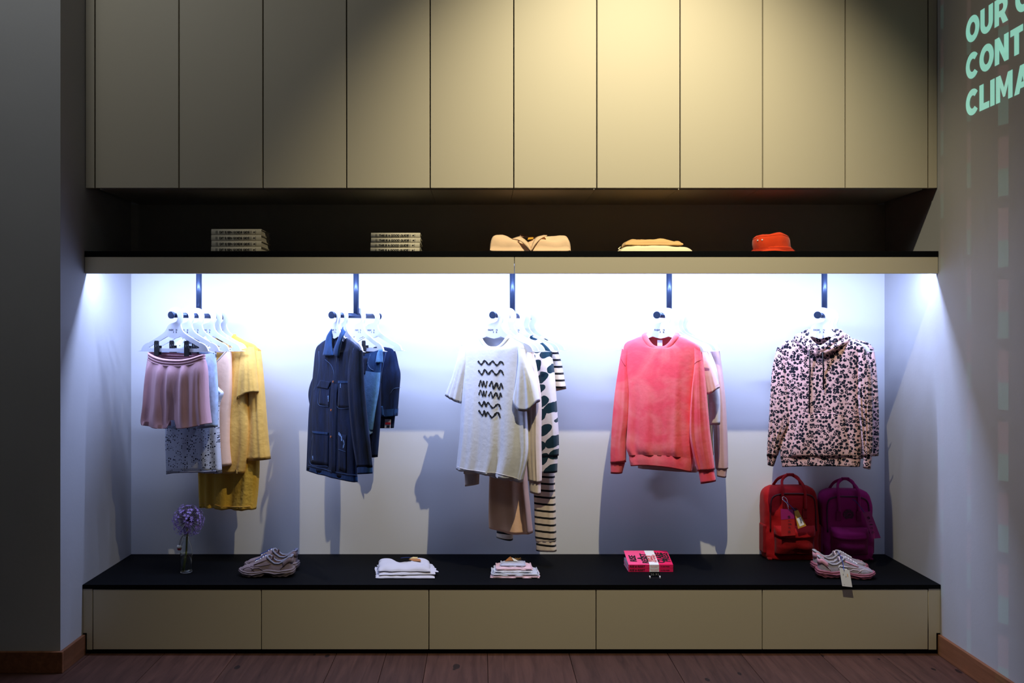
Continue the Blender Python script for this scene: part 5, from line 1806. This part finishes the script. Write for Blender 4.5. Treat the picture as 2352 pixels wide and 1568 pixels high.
        tube('handle', [tuple(p) for p in catmull(out, 48)], .0085, fab, t, n=8, flat=.32, up=(0, 1, 0))
    box('handle_snap', -.020 + w_ * .01, .024 + w_ * .01, lean * .9 - .022, lean * .9 - .002, h * 1.14, h * 1.18, fab2, t, bev=.004)
    for s_ in (-1, 1):
        c = fp(s_ * w_ * .20, h * .66, .004)
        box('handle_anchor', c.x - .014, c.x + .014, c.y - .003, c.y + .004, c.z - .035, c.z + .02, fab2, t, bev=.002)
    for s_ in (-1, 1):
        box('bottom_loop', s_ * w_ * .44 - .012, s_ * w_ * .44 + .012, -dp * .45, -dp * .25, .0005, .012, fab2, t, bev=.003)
    return t, fp, h, w_


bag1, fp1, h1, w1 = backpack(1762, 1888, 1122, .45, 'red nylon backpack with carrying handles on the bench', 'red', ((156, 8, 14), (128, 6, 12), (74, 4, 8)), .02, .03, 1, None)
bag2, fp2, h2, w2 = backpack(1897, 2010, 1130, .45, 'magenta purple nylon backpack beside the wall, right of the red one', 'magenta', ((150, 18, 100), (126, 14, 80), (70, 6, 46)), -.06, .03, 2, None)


def bag_tag(bag, name, label, pts, y, m, strs=(), tk=.0012, inkm=None):
    P = [at(px, py, y + dy) for px, py, dy in pts]
    t = empty(name, P[0], label, 'tag')
    L = [tuple(p - P[0]) for p in P]
    obj('card', L, [(0, 1, 2, 3)], m, t, solid=tk)
    e1 = (P[1] - P[0]).normalized()
    e2 = (P[3] - P[0]).normalized()
    return t, P, e1, e2


purp = mat('magenta_card', lin(150, 24, 100), rough=.5)
redcard = mat('red_card', lin(176, 30, 30), rough=.5)
t, P, e1, e2 = bag_tag(bag1, 'hang_tag', 'red and purple long card tag hanging on the red backpack', ((1793, 1168, 0), (1824, 1170, 0), (1827, 1229, -.008), (1795, 1231, -.008)), .395, redcard)
hv = [Vector((0, -.001, 0)), e1 * .078 + Vector((0, -.001, 0)), e1 * .078 + e2 * .05 + Vector((0, -.0015, 0)), e2 * .062 + Vector((0, -.0015, 0))]
obj('card_top', hv, [(0, 1, 2, 3)], purp, t, solid=.0006)
mw = Matrix.Identity(4)
mw.col[0][:3] = e2
mw.col[1][:3] = e1
mw.col[2][:3] = e2.cross(e1)
text('print', 'øifre', .030, M['blackink'], t, Matrix.Translation(e2 * .035 + e1 * .040 + Vector((0, -.003, 0))) @ mw, space=1.7)
tube('cord', [tuple(Vector(p)) for p in catmull([(.046, -.001, -.004), (.036, .004, .030), (.016, .012, .050), (.020, .018, .066), (.040, .014, .052), (.046, .004, .01)], 24)], .0013, M['white'], t, n=5)
t, P, e1, e2 = bag_tag(bag1, 'hang_tag', 'ochre card tag with white price sticker on the red backpack', ((1824, 1173, 0), (1833, 1171, 0), (1852, 1207, -.01), (1833, 1214, -.01)), .390, mat('ochre_card', lin(198, 146, 50), rough=.6))
pq = [e2 * .045 + e1 * .003, e2 * .040 + e1 * .028, e2 * .086 + e1 * .040, e2 * .092 + e1 * .012]
stk_ = obj('sticker', [p + Vector((0, -.0015, 0)) for p in pq], [(0, 1, 2, 3)], M['white'], t, solid=.0006)
mw.col[0][:3] = e2
mw.col[1][:3] = e1
mw.col[2][:3] = e2.cross(e1)
text('print', 'IIIIIIII', .014, M['blackink'], stk_, Matrix.Translation(e2 * .048 + e1 * .020 + Vector((0, -.003, 0))) @ mw)
tube('cord', [tuple(Vector(p)) for p in catmull([(.006, .0, .0), (-.02, .008, .03), (-.05, .016, .058), (-.062, .02, .07)], 14)], .0018, ribbon, t, n=5)
t, P, e1, e2 = bag_tag(bag2, 'hang_tag', 'purple long card tag hanging on the magenta backpack', ((1981, 1176, 0), (2000, 1174, 0), (2023, 1235, -.01), (2003, 1237, -.01)), .395, purp)
mw.col[0][:3] = e2
mw.col[1][:3] = e1
mw.col[2][:3] = e2.cross(e1)
text('print', 'øifre', .030, M['blackink'], t, Matrix.Translation(e2 * .028 + e1 * .016 + Vector((0, -.003, 0))) @ mw, space=1.7)
tube('cord', [tuple(Vector(p)) for p in catmull([(.012, 0, -.004), (-.01, .008, .03), (-.035, .012, .062), (-.05, .016, .07)], 14)], .0018, ribbon, t, n=5)

# ================================================================ things on the shelf


def hardback(px0, pxw, th, n_i, y, stack, label, title, dx, grp):
    d_ = y - CAM.y
    sc = d_ / F
    x0 = (px0 + dx - VX) * sc
    w_ = pxw * sc
    dp = .20
    t = empty('hardback_book', (x0, y, SZ + .0005 + n_i * th), label, 'book', grp)
    cov = M['bookcover']
    box('page_block', .005, w_ - .005, .006, dp - .005, .003, th - .003, M['paper'], t)
    box('front_board', 0, w_, .004, dp, th - .0035, th - .0002, cov, t, bev=.0006, seg=1)
    box('back_board', 0, w_, .004, dp, 0, .003, cov, t, bev=.0006, seg=1)
    # rounded spine
    vs, fs = [], []
    for i in range(9):
        a = PI * i / 8
        for x_ in (0, w_):
            vs.append((x_, .006 - .007 * math.sin(a), th / 2 - (th / 2 - .0002) * math.cos(a)))
    for i in range(8):
        fs.append((2 * i, 2 * i + 1, 2 * i + 3, 2 * i + 2))
    obj('spine', vs, fs, cov, t, smooth=True, solid=.002, offs=1)
    b0 = Matrix.Translation((w_ * .165, -.0045, th / 2 - .0052)) @ UPRIGHT
    text('title', title, .0150, M['blackink'], t, b0, bold=.00045, sx=w_ * .53 / .165 if False else 1.0)
    for u in (.095, .115):
        box('spine_mark', w_ * u, w_ * u + .0016, -.0045, -.004, th * .25, th * .75, M['blackink'], t)
    for u in (.75, .775, .80, .89):
        box('spine_mark', w_ * u, w_ * u + .0012, -.0045, -.004, th * .25, th * .75, M['ink'], t)
    box('spine_mark', w_ * .845, w_ * .845 + .008, -.0045, -.004, th * .42, th * .58, M['blackink'], t)


M['bookcover'] = mat('cream_book_cloth', lin(204, 196, 176), rough=.7, bump=(300, .1))
pos = ['bottom', 'third from the top', 'second from the top', 'top']
for i in range(4):
    hardback(485, 115, .0315, i, .085, 0, f'grey hardback, {pos[i]} of the left book stack', 'DIT IS EEN GOEDE GIDS', (0, .8, .2, .4)[i], 'hardbacks in the left stack')
for i in range(4):
    hardback(852, 113, .0265, i, .085, 1, f'cream hardback, {pos[i]} of the stack titled in English', 'THIS IS A GOOD GUIDE', (-1, -.6, .6, .2)[i], 'hardbacks in the right stack')


# ---- folded jacket with collar
def shelf_x(px, y):
    return (px - VX) * (y - CAM.y) / F


beige = cloth('peach_beige_cotton', (232, 196, 160), var=.04, bump=(24, .5))
yj = .20
t = empty('folded_jacket', (shelf_x(1217, yj), yj, SZ + .0005), 'folded peach beige jacket with open collar on the shelf', 'jacket')
pillow('folded_body', .424, .21, .088, beige, t, seed=50, wob=.012, hn=.20, ends=.55, sq=16, k=(44, 26))


def sheet(name, A, B, m_, parent, k=12, th=.003, bulge=.008):
    A, B = catmull(A, k + 1), catmull(B, k + 1)
    vs, fs = [], []
    for i in range(k + 1):
        for j in range(5):
            q = j / 4
            p = A[i] * (1 - q) + B[i] * q
            vs.append((p[0], p[1] - bulge * math.sin(PI * q), p[2]))
    for i in range(k):
        for j in range(4):
            a = i * 5 + j
            fs.append((a, a + 1, a + 6, a + 5))
    return obj(name, vs, fs, m_, parent, smooth=True, solid=th)


sheet('lapel', [(-.100, -.085, .078), (-.065, -.108, .068), (-.035, -.116, .040), (-.004, -.118, .006)], [(-.055, -.03, .098), (-.030, -.085, .072), (-.010, -.108, .046), (.002, -.118, .010)], beige, t)
sheet('lapel', [(.090, -.070, .098), (.055, -.100, .078), (.025, -.114, .046), (.002, -.118, .008)], [(.070, -.015, .104), (.030, -.070, .086), (.010, -.104, .050), (-.004, -.116, .010)], beige, t)
sheet('collar', [(-.06, -.03, .092), (-.03, .0, .098), (.02, .01, .096), (.075, -.01, .100)], [(-.052, .01, .116), (-.02, .04, .110), (.03, .045, .104), (.080, .015, .118)], cloth('brown_lining', (140, 104, 84)), t, bulge=0)
obj('neck_label', [(-.016, -.060, .076), (.016, -.060, .080), (.018, -.030, .092), (-.010, -.030, .090)], [(0, 1, 2, 3)], mat('ochre_label', lin(206, 150, 40)), t, solid=.002)

cream = cloth('cream_cotton', (238, 226, 190), var=.03, bump=(24, .5))
tan = cloth('tan_cotton', (228, 182, 122), var=.03, bump=(24, .5))
yj = .17
t = empty('folded_shirt', (shelf_x(1499, yj), yj, SZ + .0005), 'cream folded cotton garment with drawstring, under the tan one on the shelf', 'shirt', 'folded clothes on the shelf')
pillow('folded_body', .382, .19, .040, cream, t, seed=61, wob=.010, hn=.12, sq=6)
tube('drawstring', catmull([(-.185, -.06, .034), (-.198, -.07, .022), (-.190, -.078, .016), (-.204, -.082, .006), (-.214, -.086, .004)], 18), .0024, cream, t, n=6)
t = empty('folded_shirt', (shelf_x(1497, yj), yj + .005, SZ + .0395), 'tan folded cotton garment on top of the cream one on the shelf', 'shirt', 'folded clothes on the shelf')
pillow('folded_body', .315, .165, .034, tan, t, seed=64, wob=.010, hn=.30, sq=6)

# ---- bucket hat
yh = .16
orange = cloth('burnt_orange_cotton', (214, 62, 22), var=.07, bump=(26, .7))
t = empty('bucket_hat', (shelf_x(1774, yh), yh, SZ + .0005), 'burnt orange cotton bucket hat lying on the shelf', 'hat')


def wr(p):
    a = math.atan2(p[1], p[0])
    k_ = 1 + .05 * noise3(math.cos(a) * 2.2, math.sin(a) * 2.2, p[2] * 14, 4) + .02 * noise3(math.cos(a) * 6, math.sin(a) * 6, p[2] * 30, 8)
    zz = p[2] * (1 + .14 * noise3(p[0] * 12, p[1] * 12, 1, 2))
    return (p[0] * k_ - .012 * p[2] / .1, p[1] * k_, zz)


lathe('crown', [(.098, .024), (.099, .036), (.100, .052), (.098, .074), (.092, .090), (.084, .099), (.072, .105), (.04, .108), (.0, .109)], orange, t, n=56, fn=wr)


def br(p):
    a = math.atan2(p[1], p[0])
    return (p[0], p[1], max(0.0006, p[2] + .004 * math.sin(3 * a + 1) * (math.hypot(p[0], p[1]) - .098) / .03))


lathe('brim', [(.097, .034), (.100, .027), (.112, .016), (.124, .006), (.127, .003), (.124, .001), (.110, .010), (.098, .020)], orange, t, n=56, fn=br)
for k_ in range(5):
    rr = .103 + .0045 * k_
    zz = .0255 - .0042 * k_
    tube('brim_stitch', [(rr * math.cos(a * PI / 24), rr * math.sin(a * PI / 24), zz + .001) for a in range(48)], .0008, mat('orange_thread', lin(180, 44, 16)) if k_ == 0 else bpy.data.materials['orange_thread'], t, n=4, closed=True)
tube('crown_seam', [wr((.0915 * math.cos(a * PI / 24), .0915 * math.sin(a * PI / 24), .0915)) for a in range(48)], .0016, orange, t, n=5, closed=True)
for a in (-2.62, -2.35):
    q = Vector(wr((.0995 * math.cos(a), .0995 * math.sin(a), .070)))
    n_ = Vector((math.cos(a), math.sin(a), 0))
    cyl('eyelet', q - n_ * .002, q + n_ * .002, .004, M['white'], t, n=12)
